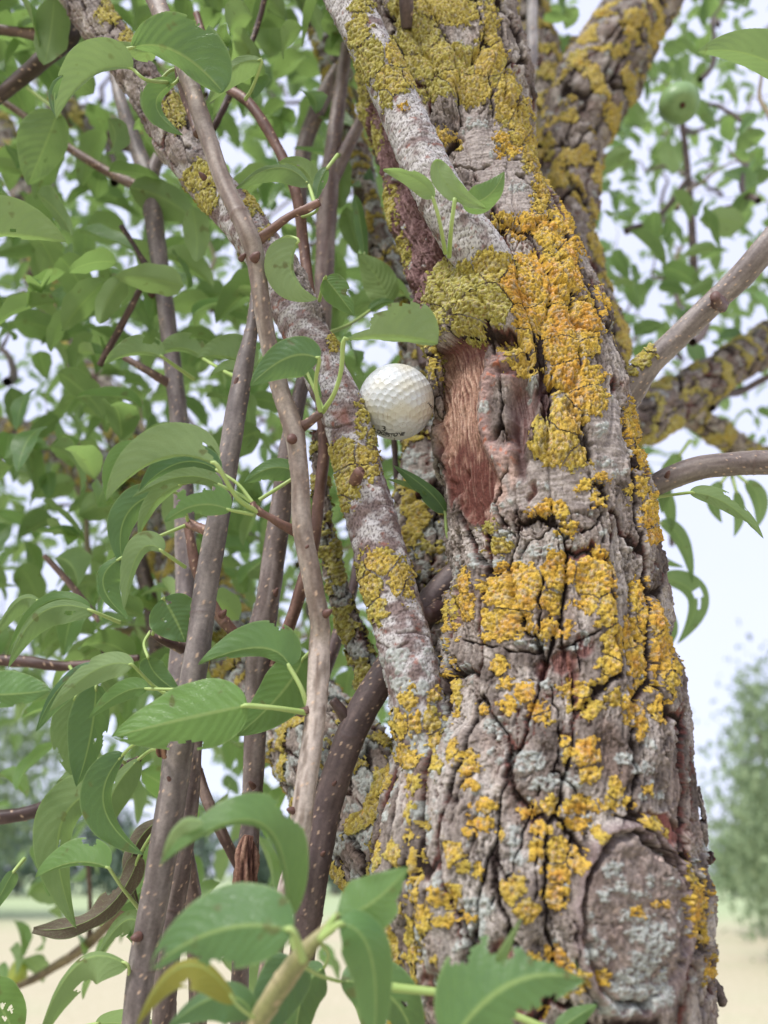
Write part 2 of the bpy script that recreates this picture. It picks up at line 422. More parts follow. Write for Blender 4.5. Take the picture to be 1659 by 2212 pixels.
leaf_count = [0]
def leaf(b, m, t, hwL, hwR, A=10, B=10, face='u', d=0.40, dt=None, dm=None, tint=0.5, pet=None, bites=(), mat=None,
         wave=0.03, curl=0.0, rev=False, name='leaf', pw=7, hi=True, label=None):
    """b, m, t: where the midrib starts, passes and ends; hwL/hwR half widths on either side; A/B how far each half is turned away"""
    dt = d if dt is None else dt; dm = (d + dt) / 2 if dm is None else dm
    p0, p1, p2 = P(b[0], b[1], d), P(m[0], m[1], dm), P(t[0], t[1], dt)
    nu, nv = (72, 25) if hi else (30, 11)
    S, T, F = leaf_grid(nu, nv)
    sp = bez(p0, p1, p2, S); sp2 = bez(p0, p1, p2, np.clip(S + 0.01, 0, 1.01))
    Tn = sp2 - sp; Tn /= np.linalg.norm(Tn, axis=1)[:, None] + 1e-12
    Vw = CAM - sp; Vw -= (Vw * Tn).sum(1)[:, None] * Tn; Vw /= np.linalg.norm(Vw, axis=1)[:, None]
    L0 = np.cross(Vw, Tn)                       # image-left of the direction of travel
    k = d / FPX
    sgn = T > 0
    hwL, hwR = hwL * .93, hwR * .93
    hw = np.where(sgn, hwL, hwR) * k
    ang = np.radians(np.where(sgn, A, B))
    seed = leaf_count[0] * 3.7; leaf_count[0] += 1
    edge = 1 + 0.018 * np.abs(((S * 34) % 1) - 0.5) * 2 * (np.abs(T) > 0.9) + 0.03 * noise2(S * 5 + seed, T * 0 + seed)
    wv = wprof(S, rev) * hw * np.abs(T) * edge
    dirL = np.where(sgn[:, None], 1.0, -1.0) * np.cos(ang)[:, None] * L0 - np.sin(ang)[:, None] * Vw
    hmean = (hwL + hwR) / 2 * k
    Nn = np.cross(Tn, dirL) * np.where(sgn, 1, -1)[:, None]
    V = sp + dirL * wv[:, None]
    V += Nn * ((wave * 2.2 * hmean * noise2(S * 3.2 + seed, T * 1.1 + seed)) * np.abs(T) + hmean * wave * 1.2 * np.sin(S * 17 + seed) * T ** 2
               + curl * hmean * T ** 2)[:, None]
    # pillowing between the side veins
    ph = S * 10 - np.abs(T) ** 1.3 * 2.6
    V += Nn * (0.008 * hmean * np.cos(2 * math.pi * ph) * (np.abs(T) > 0.05))[:, None]
    fc = V[F].mean(1); fs = S[F].mean(1); ft = T[F].mean(1)
    keep = np.ones(len(F), bool)
    rl = random.Random(leaf_count[0])
    if hi and not bites and rl.random() < .6:
        bites = [(rl.uniform(.2, .9), rl.choice((-1, 1)) * rl.uniform(.85, 1.05), rl.uniform(.1, .26))]
        if rl.random() < .4: bites.append((rl.uniform(.3, .7), rl.uniform(-.6, .6), rl.uniform(.05, .09)))
    for (bs, bt, br) in bites:
        rr = ((fs - bs) * 2.3) ** 2 + (ft - bt) ** 2
        an = np.arctan2(ft - bt, (fs - bs) * 2.3)
        keep &= rr > (br * (1 + 0.22 * np.sin(an * 3 + bs * 40) + 0.12 * np.sin(an * 7 + 2))) ** 2
    F = F[keep]
    if face == 'l': F = F[:, ::-1]
    V, F, uv = compact(V, F, np.stack([S, T], 1))
    o = mesh_from(name, V, F, mat or M_LEAF, TREE, uv=uv, tint=np.full(len(V), tint))
    if label: o['label'] = label
    if pet is not False:
        if pet is None:
            u = np.array(b, float) - np.array(m, float); u /= np.linalg.norm(u) + 1e-9
            e = np.array(b, float) + u * 45 + np.array([0, 12])
            pet = [tuple(e) + (d + 0.012,)]
            best = min(STEMS, key=lambda q: math.hypot(q[0] - e[0], q[1] - e[1]) + 900 * abs(q[2] - d))
            if math.hypot(best[0] - e[0], best[1] - e[1]) < 190 and (best[0] - b[0]) * u[0] + (best[1] - b[1]) * u[1] > -20 and abs(best[2] - d) < .12:
                e2 = np.array(b, float) + u * 30 + np.array([0, 6])
                pet = [tuple(e2 * .5 + (np.array(best[:2]) + e2) * .25) + ((d + best[2]) / 2,), tuple(best)]
        pts = [list(bez(p0, p1, p2, np.array([0.06]))[0]) + [pw * 0.32 * k], list(p0) + [pw * 0.5 * k]]
        for q in pet:
            pts.append(list(P(q[0], q[1], q[2] if len(q) > 2 else d)) + [pw * 0.5 * k])
        pts[-1][3] *= 1.25
        tube('petiole', pts, M_PETIOLE, o, 8)
    return o

# ------------------------------------------------------------------ woody surfaces
def blob_field(px, py, blobs):
    f = np.full(px.shape, -99.0); who = np.full(px.shape, -1)
    for k, bl in enumerate(blobs):
        cx, cy, rx, ry = bl[:4]
        m = (np.abs(px - cx) < rx * 1.6 + 25) & (np.abs(py - cy) < ry * 1.6 + 25)
        if not m.any(): continue
        q = np.sqrt(((px[m] - cx) / rx) ** 2 + ((py[m] - cy) / ry) ** 2)
        v = (1 - q) * min(rx, ry)
        idx = np.where(m)[0]; better = v > f[idx]
        f[idx[better]] = v[better]; who[idx[better]] = k
    return f, who

def seg_dist(px, py, line):
    dmin = np.full(px.shape, 1e9)
    for (x0, y0), (x1, y1) in zip(line[:-1], line[1:]):
        dx, dy = x1 - x0, y1 - y0
        t = np.clip(((px - x0) * dx + (py - y0) * dy) / (dx * dx + dy * dy), 0, 1)
        dmin = np.minimum(dmin, np.hypot(px - x0 - t * dx, py - y0 - t * dy))
    return dmin

def in_poly(px, py, poly):
    c = np.zeros(px.shape, bool)
    n = len(poly)
    for i in range(n):
        x0, y0 = poly[i]; x1, y1 = poly[(i + 1) % n]
        if y0 == y1: continue
        hit = ((y0 > py) != (y1 > py)) & (px < (x1 - x0) * (py - y0) / (y1 - y0) + x0)
        c ^= hit
    d = seg_dist(px, py, list(poly) + [poly[0]])
    return np.where(c, d, -d)

def clusters(blobs):
    n = len(blobs); g = list(range(n))
    def find(i):
        while g[i] != i: i = g[i]
        return i
    for i in range(n):
        for j in range(i):
            a, b = blobs[i], blobs[j]
            if math.hypot((a[0] - b[0]) / (a[2] + b[2]), (a[1] - b[1]) / (a[3] + b[3])) < 0.62 and a[4] == b[4]: g[find(i)] = find(j)
    return [find(i) for i in range(n)]

C_YEL = lin(200, 166, 72); C_ORA = lin(190, 136, 62); C_GRN = lin(162, 154, 78); C_GREY = lin(160, 164, 158); C_PALE = lin(205, 195, 170)

def bark_height(s, v, px, py, sc=1.0, seed=1):
    """plates, cracks and fibres of old pear bark; returns height (m), crack depth 0..1, colour"""
    jag = fbm(s / 0.0045 / sc, v / 0.007 / sc, seed + 51, 3) * 0.0016 * sc
    wx = fbm(s / 0.03 / sc, v / 0.06 / sc, seed, 3) * 0.007 * sc + jag; wy = fbm(s / 0.03 / sc, v / 0.04 / sc, seed + 50, 3) * 0.012 * sc + jag
    f1, f2, cid, ox, oy = worley((s + wx) / 0.020 / sc, (v + wy) / 0.066 / sc, seed + 2)
    e = f2 - f1
    plate = sst(0.0, 0.13, e)
    g1, g2, gid, gx, gy = worley((s + wx * 0.7 + jag) / 0.0085 / sc, (v + wy * 0.7) / 0.024 / sc, seed + 3)
    sub = sst(0.0, 0.11, g2 - g1)
    active = sst(-0.1, 0.4, fbm(s / 0.05, v / 0.08, seed + 31, 2) + 0.1)
    # scaling flakes: layers that break off in steps
    lay = fbm(s / 0.020 / sc, v / 0.034 / sc, seed + 33, 3) * 4.2 + jag * 420 / sc + cid * 3
    lf = np.floor(lay); lr = lay - lf
    step = lf + sst(0.72, 0.90, lr) + 0.25 * lr
    stepe = np.exp(-((lr - 0.74) / 0.05) ** 2)
    fib = fbm(s / 0.0020, v / 0.014, seed + 7, 3)
    fine = fbm(s / 0.0014, v / 0.0020, seed + 8, 3)
    fur = np.abs(noise2(s / 0.0075 / sc + jag * 260 / sc, v / 0.045 / sc, seed + 66)); fur = 1 - sst(0.0, 0.11, fur)
    fur = fur * sst(-0.25, 0.25, noise2(s / 0.02 / sc, v / 0.02 / sc, seed + 67))
    h = -0.0019 * sc * fur - 0.0034 * sc * (1 - plate) - 0.0012 * sc * (1 - sub) * active + 0.0010 * sc * step
    h += (cid - 0.5) * 0.0014 * sc + (oy * (cid * 11 % 1 - 0.4)) * 0.0018 * sc + gy * (gid * 7 % 1 - 0.35) * 0.0012 * sc * active
    h += 0.00070 * fib * sc + 0.00050 * fine
    tone = fbm(s / 0.02, v / 0.03, seed + 12, 3)
    col = np.tile(lin(130, 119, 111), (len(s), 1))
    col = mixc(col, lin(164, 155, 147), sst(0.0, 0.6, tone + (h2(lf, lf, seed) - 0.5) * 0.8))
    col = mixc(col, lin(94, 84, 78), sst(0.1, 0.7, -tone + (cid - 0.5) * 0.5))
    col = mixc(col, lin(118, 100, 90), sst(0.25, 0.6, fbm(s / 0.03, v / 0.03, seed + 40, 2)) * 0.6)
    col *= np.clip(1 + 0.45 * fib + 0.25 * fine, .35, 1.5)[:, None]
    crack = np.clip((1 - plate) + 0.65 * (1 - sub) * active * (1 - plate * 0.2) + 0.6 * fur, 0, 1)
    col = mixc(col, lin(44, 34, 30), np.clip(sst(0.2, 0.8, crack) + 0.65 * stepe, 0, 1))
    red = sst(0.2, 0.6, crack) * (1 - sst(0.7, 0.95, crack)) * sst(0.0, 0.4, noise2(s / 0.03, v / 0.04, seed + 44))
    col = mixc(col, lin(120, 72, 64), red * 0.7)
    return h, crack, col, e, tone

def smooth_height(s, v, px, py, seed=1, white=0.5):
    h = 0.0006 * fbm(s / 0.012, v / 0.005, seed, 3) + 0.0008 * fbm(s / 0.02, v / 0.03, seed + 3, 2) + 0.00018 * fbm(s / 0.002, v / 0.0009, seed + 5, 2)
    t = fbm(s / 0.012, v / 0.010, seed + 9, 4)
    col = np.tile(lin(128, 112, 108), (len(s), 1))
    col = mixc(col, lin(190, 186, 184), sst(-0.25, 0.35, t + white - 0.5))
    speck = fbm(s / 0.0011, v / 0.0013, seed + 13, 2)
    col = mixc(col, lin(74, 62, 62), sst(0.12, 0.4, speck) * 0.75)
    col = mixc(col, lin(140, 88, 72), sst(0.45, 0.7, fbm(s / 0.006, v / 0.004, seed + 21, 3)) * 0.7)
    wr = np.abs(noise2(s / 0.02, v / 0.0045 + fbm(s / 0.01, v / 0.02, seed + 2, 2) * 0.8, seed + 30))
    ln = sst(0.05, 0.0, wr); ln = 1 - sst(0.0, 0.06, wr)
    h -= 0.0005 * ln; col = mixc(col, lin(80, 66, 64), ln * 0.5)
    return h, np.zeros(len(s)), col, np.ones(len(s)), t

def shoot_height(s, v, px, py, seed=1, c0=(128, 104, 94), c1=(158, 140, 132), silver=None):
    h = 0.0003 * fbm(s / 0.01, v / 0.02, seed, 3)
    t = fbm(s / 0.006, v / 0.03, seed + 3, 3)
    col = mixc(np.tile(lin(*c0), (len(s), 1)), lin(*c1), sst(-0.4, 0.5, t))
    col *= (1 + 0.15 * fbm(s / 0.0012, v / 0.012, seed + 4, 2))[:, None]
    if silver is not None:
        m = sst(silver[0], silver[0] + 60, py) * (1 - sst(silver[1] - 80, silver[1], py)) * sst(-0.5, 0.05, fbm(s / 0.003, v / 0.02, seed + 8, 3))
        col = mixc(col, lin(196, 182, 172), m * 0.8)
    f1, f2, cid, ox, oy = worley(s / 0.0036, v / 0.0062, seed + 6)
    r = np.sqrt((ox * 0.0036 / 0.00042) ** 2 + (oy * 0.0062 / 0.00075) ** 2)
    dot = (1 - sst(0.7, 1.1, r)) * (cid > 0.35)
    col = mixc(col, lin(202, 172, 145), dot * 0.85)
    h += 0.00022 * dot
    ring = np.abs(((v / 0.085 + seed * 0.37 + 0.03 * noise2(s / 0.01, v / 0.01, seed)) % 1) - 0.5)
    rg = (1 - sst(0.0, 0.012, ring)) * h2(np.floor(v / 0.085 + seed * .37), np.zeros_like(v), 4)
    h += 0.0005 * rg; col = mixc(col, lin(92, 70, 62), rg * 0.6)
    return h, np.zeros(len(s)), col, np.ones(len(s)), t

def woody(name, pts, fn, du, mat, parent, blobs=(), front=1.95, seed=1, post=None, auto_lichen=None, lump=0.04,
          lichen_thick=0.0012, off=4.0, kw={}, grey=(), label=None, nback=18):
    """a tapering limb as one mesh; pts rows are (point, radius). Lichen crusts on it become children of their own."""
    A = [list(p[0]) + [p[1]] for p in pts]
    def st(r):
        q = r[:3] - CAM; z = q @ FWD
        if z < 0.05: return du * 14
        X = CX + FPX * (q @ RGT) / z; Y = CY - FPX * (q @ UPV) / z
        m = r[3] / z * FPX + 60
        return du if (-m < X < 1659 + m and -m < Y < 2212 + m) else du * 10
    A, L = catmull(A, st)
    Pp = A[:, :3]; R = A[:, 3]
    T = np.gradient(Pp, axis=0); T /= np.linalg.norm(T, axis=1)[:, None] + 1e-12
    C = CAM - Pp; C -= (C * T).sum(1)[:, None] * T; C /= np.linalg.norm(C, axis=1)[:, None] + 1e-12
    S = np.cross(T, C)
    rm = np.percentile(R, 70)
    nf = max(10, int(2 * front * rm / du))
    a = np.concatenate([np.linspace(-front, front, nf), np.linspace(front, 2 * math.pi - front, nback + 2)[1:-1]])
    n, k = len(Pp), len(a)
    Aa = np.tile(a, (n, 1)); Aw = np.where(Aa > math.pi, Aa - 2 * math.pi, Aa)
    rad = (np.cos(Aa)[..., None] * C[:, None] + np.sin(Aa)[..., None] * S[:, None]).reshape(-1, 3)
    base = (np.repeat(Pp, k, 0) + rad * np.repeat(R, k)[:, None])
    px, py = proj(base)
    frontm = (np.abs(Aw) < 1.75).ravel()
    px = np.where(frontm, px, -9999)
    # surface coordinates in metres
    s = (Aw * R[:, None]).ravel(); v = np.repeat(L, k)
    s = s + seed * 1.37; v = v + seed * 2.11
    h, crack, col, e, tone = fn(s, v, px, py, seed=seed, **kw)
    h = h + lump * np.repeat(R, k) * (noise2(Aw.ravel() * 1.1 + seed, v / (4 * rm), seed + 60) + 0.5 * noise2(Aw.ravel() * 2.3, v / (1.7 * rm), seed + 61))
    ctx = dict(px=px, py=py, s=s, v=v, h=h, col=col, crack=crack, fm=frontm, tone=tone, R=np.repeat(R, k))
    if post: post(ctx)
    h, col, crack = ctx['h'], ctx['col'], ctx['crack']
    plainw = not (len(grey) or len(blobs) or auto_lichen is not None or 'grey_auto' in ctx)
    edge_n = 0 * s if plainw else fbm(s / 0.004, v / 0.004, seed + 70, 3) + 0.45 * fbm(s / 0.0013, v / 0.0013, seed + 71, 2)
    # grey-green crusts lie in the bark surface itself
    gfield = np.full(len(s), -99.0)
    if len(grey): gfield = blob_field(px, py, grey)[0] - 2 + 12 * edge_n
    gauto = ctx.get('grey_auto')
    if gauto is not None: gfield = np.maximum(gfield, gauto)
    if not plainw:
        gm = sst(-1, 4, gfield) * (1 - 0.8 * sst(0.4, 0.9, crack)) * sst(-0.5, 0.1, fbm(s / 0.0024, v / 0.0024, seed + 90, 2) + 0.1)
        gt = fbm(s / 0.0016, v / 0.0016, seed + 77, 2)
        col = mixc(col, C_GREY * 1.0, gm * 0.9); col *= (1 + gm * 0.3 * gt)[:, None]
        h = h + gm * (0.0007 + 0.0006 * gt)
    V = base + rad * h[:, None]
    i, j = np.meshgrid(np.arange(n - 1), np.arange(k), indexing='ij'); j2 = (j + 1) % k
    F = np.stack([i * k + j, i * k + j2, (i + 1) * k + j2, (i + 1) * k + j], -1).reshape(-1, 4)
    # end caps
    V2 = np.vstack([V, Pp[0] - T[0] * R[0] * 0.1, Pp[-1] + T[-1] * R[-1] * 0.1])
    q = np.arange(0, k - 1)
    tri0 = np.stack([np.full(len(q), n * k), q + 1, q], 1); tri1 = np.stack([np.full(len(q), n * k + 1), (n - 1) * k + q, (n - 1) * k + q + 1], 1)
    def as_q(t): return np.stack([t[0::2][:, 0], t[0::2][:, 1], t[0::2][:, 2], np.roll(t, -1, 0)[0::2][:, 2]], 1)
    c0 = np.stack([np.full(k // 2, n * k), np.arange(0, k - 1, 2)[:k // 2] + 2, np.arange(0, k - 1, 2)[:k // 2] + 1, np.arange(0, k - 1, 2)[:k // 2]], 1)
    c0[:, 1] %= k
    c1 = c0.copy()[:, [0, 3, 2, 1]]; c1[:, 1:] += (n - 1) * k; c1[:, 0] = n * k + 1
    Fall = np.vstack([F, c0, c1])
    colc = np.vstack([col, col[:1], col[-1:]])
    o = mesh_from(name, V2, Fall, mat, parent, col=colc)
    if label: o['label'] = label
    # lichen crusts
    if len(blobs) or auto_lichen is not None:
        sets = []
        if len(blobs):
            g = np.array(clusters(blobs))
            f, who = blob_field(px, py, blobs)
            f = np.where(who >= 0, f + 3.0 + 14 * edge_n - 16 * sst(0.7, 1.0, crack), -99)
            grn = np.where(who >= 0, np.array([b[4] for b in blobs], float)[who], 0)
            gw = np.where(who >= 0, g[who], -1)
            sets += [('lichen_patch', np.where(gw == u, f, -99.0), grn, False) for u in sorted(set(g))]
            ff = f
        if auto_lichen is not None:
            thr, gn, sc = auto_lichen
            fa = (fbm(s / sc, v / sc, seed + 95, 4) - thr) * 60 + 8 * edge_n - 16 * sst(0.7, 1.0, crack)
            if len(blobs): fa = np.where(ff > -6, -99, fa)
            if 'no_auto' in ctx: fa = np.where(ctx['no_auto'], -99, fa)
            sets.append(('lichen', fa, np.full(len(s), gn), True))
        lob1, lob2, lid, lx, ly = worley(s / 0.0026, v / 0.0026, seed + 80)
        lobe = sst(0.0, 0.5, lob2 - lob1)
        w1, w2, wid, _, _ = worley(s / 0.0022, v / 0.0022, seed + 83)
        rough = fbm(s / 0.0016, v / 0.0016, seed + 81, 3)
        tone2 = fbm(s / 0.016, v / 0.016, seed + 82, 3)
        hg = h.reshape(n, k); hb_ = hg.copy(); cnt = 1
        for a_ in (-3, -2, -1, 1, 2, 3):
            sh = np.roll(hg, a_, 0); hb_ = hb_ + sh + np.roll(hg, a_, 1); cnt += 2
        hs = (hb_ / cnt).reshape(-1); hs = np.maximum(hs, h - 0.0004) * .7 + h * .3
        for nm, fld, grn, stuff in sets:
            keepv = fld > -2.0
            Fk = F[keepv[F].all(1)]
            if len(Fk) < 25: continue
            inner = sst(-2, 5, fld)
            hh = lichen_thick * (inner * 1.15 - 0.25 * (1 - inner)) + lichen_thick * inner * (0.30 * lobe + 1.05 * rough - 0.1 + 0.30 * (lid - 0.5))
            hl = hs + hh
            cl = np.tile(C_YEL, (len(s), 1))
            cen = sst(6, 22, fld)
            cl = mixc(cl, C_ORA, sst(-0.2, 0.5, tone2 + 0.3 * rough) * (0.35 + 0.5 * cen) * (1 - grn))
            cl = mixc(cl, C_GRN, np.clip(grn + 0.35 * sst(0.0, 0.5, -tone2) * (1 - cen), 0, 1))
            cl = mixc(cl, lin(196, 196, 150), sst(0.1, 0.6, rough) * grn * 0.5)
            cup = (wid > 0.62) * cen * (1 - 0.5 * grn)
            ringm = sst(0.12, 0.24, w1) * (1 - sst(0.30, 0.42, w1)) * cup
            cl = mixc(cl, C_PALE, ringm * 0.65); cl = mixc(cl, lin(190, 104, 40), (1 - sst(0.1, 0.22, w1)) * cup * 0.8)
            cl = mixc(cl, lin(160, 152, 132), sst(0.15, 0.55, fbm(s / 0.0026, v / 0.0026, seed + 84, 3)) * sst(1, 10, fld) * 0.7)
            cl = mixc(cl, lin(112, 92, 62), sst(0.12, 0.5, -rough) * 0.65)
            cl *= (0.88 + 0.16 * lobe + 0.26 * rough)[:, None]
            Vl, Fl, cc = compact(base + rad * hl[:, None], Fk, cl)
            parts = [Fl]
            if not stuff:
                lab = np.arange(len(Vl))
                for it in range(400):
                    m_ = lab[Fl].min(1); new = lab.copy()
                    np.minimum.at(new, Fl.ravel(), np.repeat(m_, 4)); new = new[new]
                    if (new == lab).all(): break
                    lab = new
                fl_ = lab[Fl[:, 0]]; ids, cn = np.unique(fl_, return_counts=True)
                big_ = ids[cn > max(0.05 * len(Fl), 20)]
                if len(big_) > 1:
                    parts = [Fl[fl_ == b_] for b_ in big_[1:]]; parts.append(Fl[~np.isin(fl_, big_[1:])])
            for Fp in parts:
                Vp, Fq, cp = compact(Vl, Fp, cc)
                lo = mesh_from(nm, Vp, Fq, M_LICHEN, o, col=cp)
                if stuff: lo['kind'] = 'stuff'
    return o

def W(x, y, d, wpx): return (P(x, y, d), wpx / 2 / FPX * d)
STEMS = []
def WL(lst):
    STEMS.extend(q[:3] for q in lst if q[3] < 70)
    for a, b in zip(lst[:-1], lst[1:]):
        if a[3] < 70: STEMS.extend([tuple(a[i] + (b[i] - a[i]) * t for i in range(3)) for t in (.25, .5, .75)])
    return [W(*q) for q in lst]

# ------------------------------------------------------------------ the pear tree
TREE = thing('pear_tree', 'old pear tree with rugged bark crusted in yellow lichen, filling the photo', 'tree', (0.07, 0.35, 0.0))

TR_EDGE = [(-330, 640, 1010, .66), (-150, 715, 1050, .63), (0, 757, 1085, .60), (200, 788, 1140, .56), (400, 845, 1158, .52), (600, 898, 1240, .485), (800, 940, 1325, .46), (1000, 950, 1370, .435),
           (1200, 972, 1406, .42), (1400, 962, 1436, .405), (1600, 902, 1468, .392), (1800, 815, 1488, .38), (2000, 805, 1502, .368), (2212, 860, 1508, .355), (2420, 858, 1525, .345)]
tpts = [W((l + r) / 2, y, z, (r - l)) for y, l, r, z in TR_EDGE]
top = tpts[0][0]; bot = tpts[-1][0]; rb = tpts[-1][1]
tpts = [(top + np.array([-.55, .75, 1.9]), .018), (top + np.array([-.32, .5, 1.2]), .032), (top + np.array([-.14, .24, .55]), .046), (top + np.array([-.05, .08, .2]), tpts[0][1] * .98)] + tpts
tpts += [(np.array([bot[0] + .005, bot[1] + .01, 1.0]), rb * 1.04), (np.array([bot[0], bot[1] + .02, 0.5]), rb * 1.08), (np.array([bot[0], bot[1] + .02, 0.15]), rb * 1.25), (np.array([bot[0], bot[1] + .02, -0.05]), rb * 1.7)]

G, Y = 1.0, 0.0
T_BLOBS = [
 (950, 14, 90, 34, .7), (905, 85, 48, 52, .9), (960, 132, 105, 44, .8), (1010, 180, 70, 38, .6), (1050, 130, 38, 50, .5), (1090, 215, 26, 55, .5), (945, 200, 55, 22, .9), (880, 30, 30, 40, .9), (1060, 60, 16, 60, .6),
 (790, 205, 12, 50, .9), (815, 300, 9, 30, .9), (850, 460, 18, 50, .8), (878, 550, 10, 30, .8),
 (1118, 275, 22, 52, .4), (1140, 330, 14, 40, .4), (1165, 420, 14, 60, .3), (1085, 300, 16, 12, 0), (1100, 325, 24, 12, 0), (960, 300, 20, 14, .3), (985, 312, 12, 8, .2),
 (1090, 478, 30, 20, .2), (1150, 485, 60, 24, 0), (1195, 500, 34, 48, 0), (1220, 560, 22, 50, 0), (1150, 590, 58, 50, 0), (1205, 615, 46, 62, 0), (1130, 640, 48, 40, 0), (1185, 690, 78, 44, 0), (1245, 700, 46, 54, 0), (1275, 690, 20, 50, 0),
 (1005, 640, 70, 48, 1), (975, 600, 36, 36, 1), (1060, 680, 52, 44, .9), (965, 690, 30, 44, 1), (1070, 600, 30, 50, .7), (1035, 720, 36, 26, .9),
 (1130, 752, 44, 26, .25), (1142, 790, 38, 20, .35), (1215, 752, 50, 34, 0), (1262, 748, 30, 24, 0), (1240, 815, 62, 40, 0), (1262, 862, 48, 42, .1), (1225, 900, 46, 48, .25), (1200, 965, 52, 42, .4), (1242, 988, 34, 28, .35), (1180, 940, 34, 34, .4), (940, 770, 12, 60, .8),
 (1365, 915, 14, 46, 0), (1378, 985, 13, 46, 0), (1372, 1060, 12, 26, .2), (1392, 1110, 15, 40, 0), (1402, 1158, 18, 18, 0),
 (1278, 1050, 28, 14, 0), (1290, 1075, 16, 22, 0), (1192, 1105, 38, 24, 0), (1222, 1148, 20, 18, 0), (1300, 1030, 14, 12, 0), (1078, 1178, 26, 18, .6), (1056, 1142, 18, 16, .8), (1150, 1110, 12, 9, 0),
 (1115, 1272, 64, 58, .05), (1205, 1236, 36, 42, 0), (1282, 1245, 42, 56, 0), (1190, 1300, 30, 24, 0), (1105, 1345, 50, 36, .1), (1080, 1370, 26, 18, .1), (1195, 1362, 38, 24, 0), (1305, 1318, 22, 42, 0), (1268, 1300, 22, 24, 0), (1016, 1262, 22, 30, .1), (1022, 1312, 20, 30, .1), (990, 1330, 9, 40, .2),
 (1385, 1290, 18, 40, 0), (1400, 1340, 24, 40, 0), (1372, 1368, 26, 40, 0), (1420, 1400, 18, 60, 0), (1385, 1425, 28, 40, 0), (1325, 1392, 30, 44, 0), (1310, 1440, 24, 30, 0), (1395, 1478, 26, 14, 0), (1438, 1450, 8, 40, 0),
 (1085, 1440, 14, 20, 0), (1098, 1475, 12, 14, 0), (1140, 1498, 22, 22, 0), (1160, 1528, 20, 16, 0), (1175, 1552, 16, 12, 0), (1245, 1490, 36, 20, .2), (1262, 1528, 38, 22, .1), (1318, 1505, 18, 20, 0), (1300, 1470, 14, 20, 0), (1362, 1520, 24, 36, .1), (1380, 1560, 16, 28, 0), (1415, 1532, 9, 22, 0),
 (985, 1480, 10, 44, .2), (1042, 1530, 14, 10, 0), (1105, 1525, 14, 16, 0),
 (1255, 1625, 40, 34, 0), (1270, 1670, 24, 22, 0), (1225, 1605, 16, 12, 0), (1012, 1650, 24, 30, .1), (985, 1625, 14, 22, .2), (1018, 1690, 16, 16, .1), (1325, 1700, 12, 28, 0), (1395, 1700, 10, 12, 0), (1350, 1735, 14, 14, 0), (890, 1640, 28, 24, .3), (905, 1690, 16, 20, .3),
 (1048, 1742, 22, 18, 0), (1042, 1778, 26, 18, 0), (1020, 1800, 14, 14, 0), (1078, 1800, 12, 12, 0), (985, 1842, 22, 28, .2), (1000, 1870, 14, 16, .2), (1150, 1752, 26, 20, 0), (1190, 1740, 30, 22, .1), (1250, 1742, 44, 20, 0), (1310, 1735, 26, 14, 0), (1240, 1780, 30, 18, 0), (1172, 1790, 24, 28, 0), (1165, 1830, 20, 30, 0), (1205, 1840, 34, 36, .05), (1245, 1860, 26, 26, .1), (1205, 1885, 34, 30, 0), (1200, 1935, 28, 32, 0), (1292, 1800, 16, 14, .2), (1110, 1915, 26, 34, .35), (1140, 1960, 24, 28, .1),
 (965, 1935, 30, 30, .1), (985, 1985, 44, 14, .1), (930, 1985, 14, 40, .2), (905, 1900, 15, 60, .3), (890, 2060, 20, 60, .3), (1035, 1880, 10, 14, 0),
 (1495, 1955, 20, 62, 0), (1480, 1890, 10, 24, .1), (1502, 2010, 10, 30, 0), (1512, 2090, 6, 20, 0), (1405, 1775, 22, 14, .2), (1430, 1795, 12, 12, .2),
 (1150, 2090, 20, 30, 0), (1205, 2070, 26, 26, 0), (1225, 2110, 16, 30, 0), (1255, 2125, 14, 26, 0), (1150, 2150, 18, 24, 0), (1170, 2180, 14, 14, 0), (1370, 1968, 14, 8, 0), (1415, 1952, 12, 8, 0), (1300, 2108, 12, 14, 0),
]
T_GREY = [(1085, 1165, 26, 26), (1070, 1215, 24, 14), (1180, 1192, 56, 16), (1215, 1165, 30, 12), (1120, 1212, 18, 12), (1040, 1215, 14, 18), (1150, 1390, 40, 12), (1240, 1395, 14, 10), (1140, 1645, 44, 26), (1180, 1690, 46, 20), (1085, 1640, 14, 12),
          (1078, 1570, 32, 26), (1095, 1480, 18, 16), (1178, 1478, 16, 16), (1240, 1690, 24, 20), (1385, 1660, 26, 14), (1345, 1640, 22, 20), (1380, 1720, 14, 14), (1425, 1720, 18, 12), (1020, 1985, 40, 50), (1050, 1950, 22, 30), (1000, 2040, 20, 20), (1112, 1810, 22, 30), (1120, 1850, 16, 20),
          (1320, 1880, 26, 20), (1330, 1915, 30, 14), (1298, 1930, 14, 22), (1375, 1930, 20, 14), (1365, 1975, 40, 20), (1390, 2010, 44, 28), (1410, 2040, 30, 26), (1380, 2080, 34, 36), (1350, 2120, 44, 30), (1310, 2060, 16, 16), (1290, 2040, 12, 20), (1330, 2170, 60, 26), (1425, 2110, 14, 20), (1440, 1900, 20, 10), (1398, 1900, 10, 12), (1455, 1975, 8, 14),
          (1270, 2060, 18, 26), (1275, 2000, 10, 30), (1300, 925, 16, 16), (1310, 1000, 24, 12), (1330, 1020, 24, 10), (1115, 405, 24, 10), (1080, 310, 26, 12), (1030, 265, 26, 14), (960, 700, 30, 20), (1150, 830, 16, 24),
          (985, 1250, 7, 30), (980, 1400, 8, 50), (960, 1560, 10, 60), (940, 1660, 10, 50), (1010, 1450, 12, 20), (1060, 1100, 14, 12), (1180, 1050, 14, 10), (1390, 2150, 60, 30)]
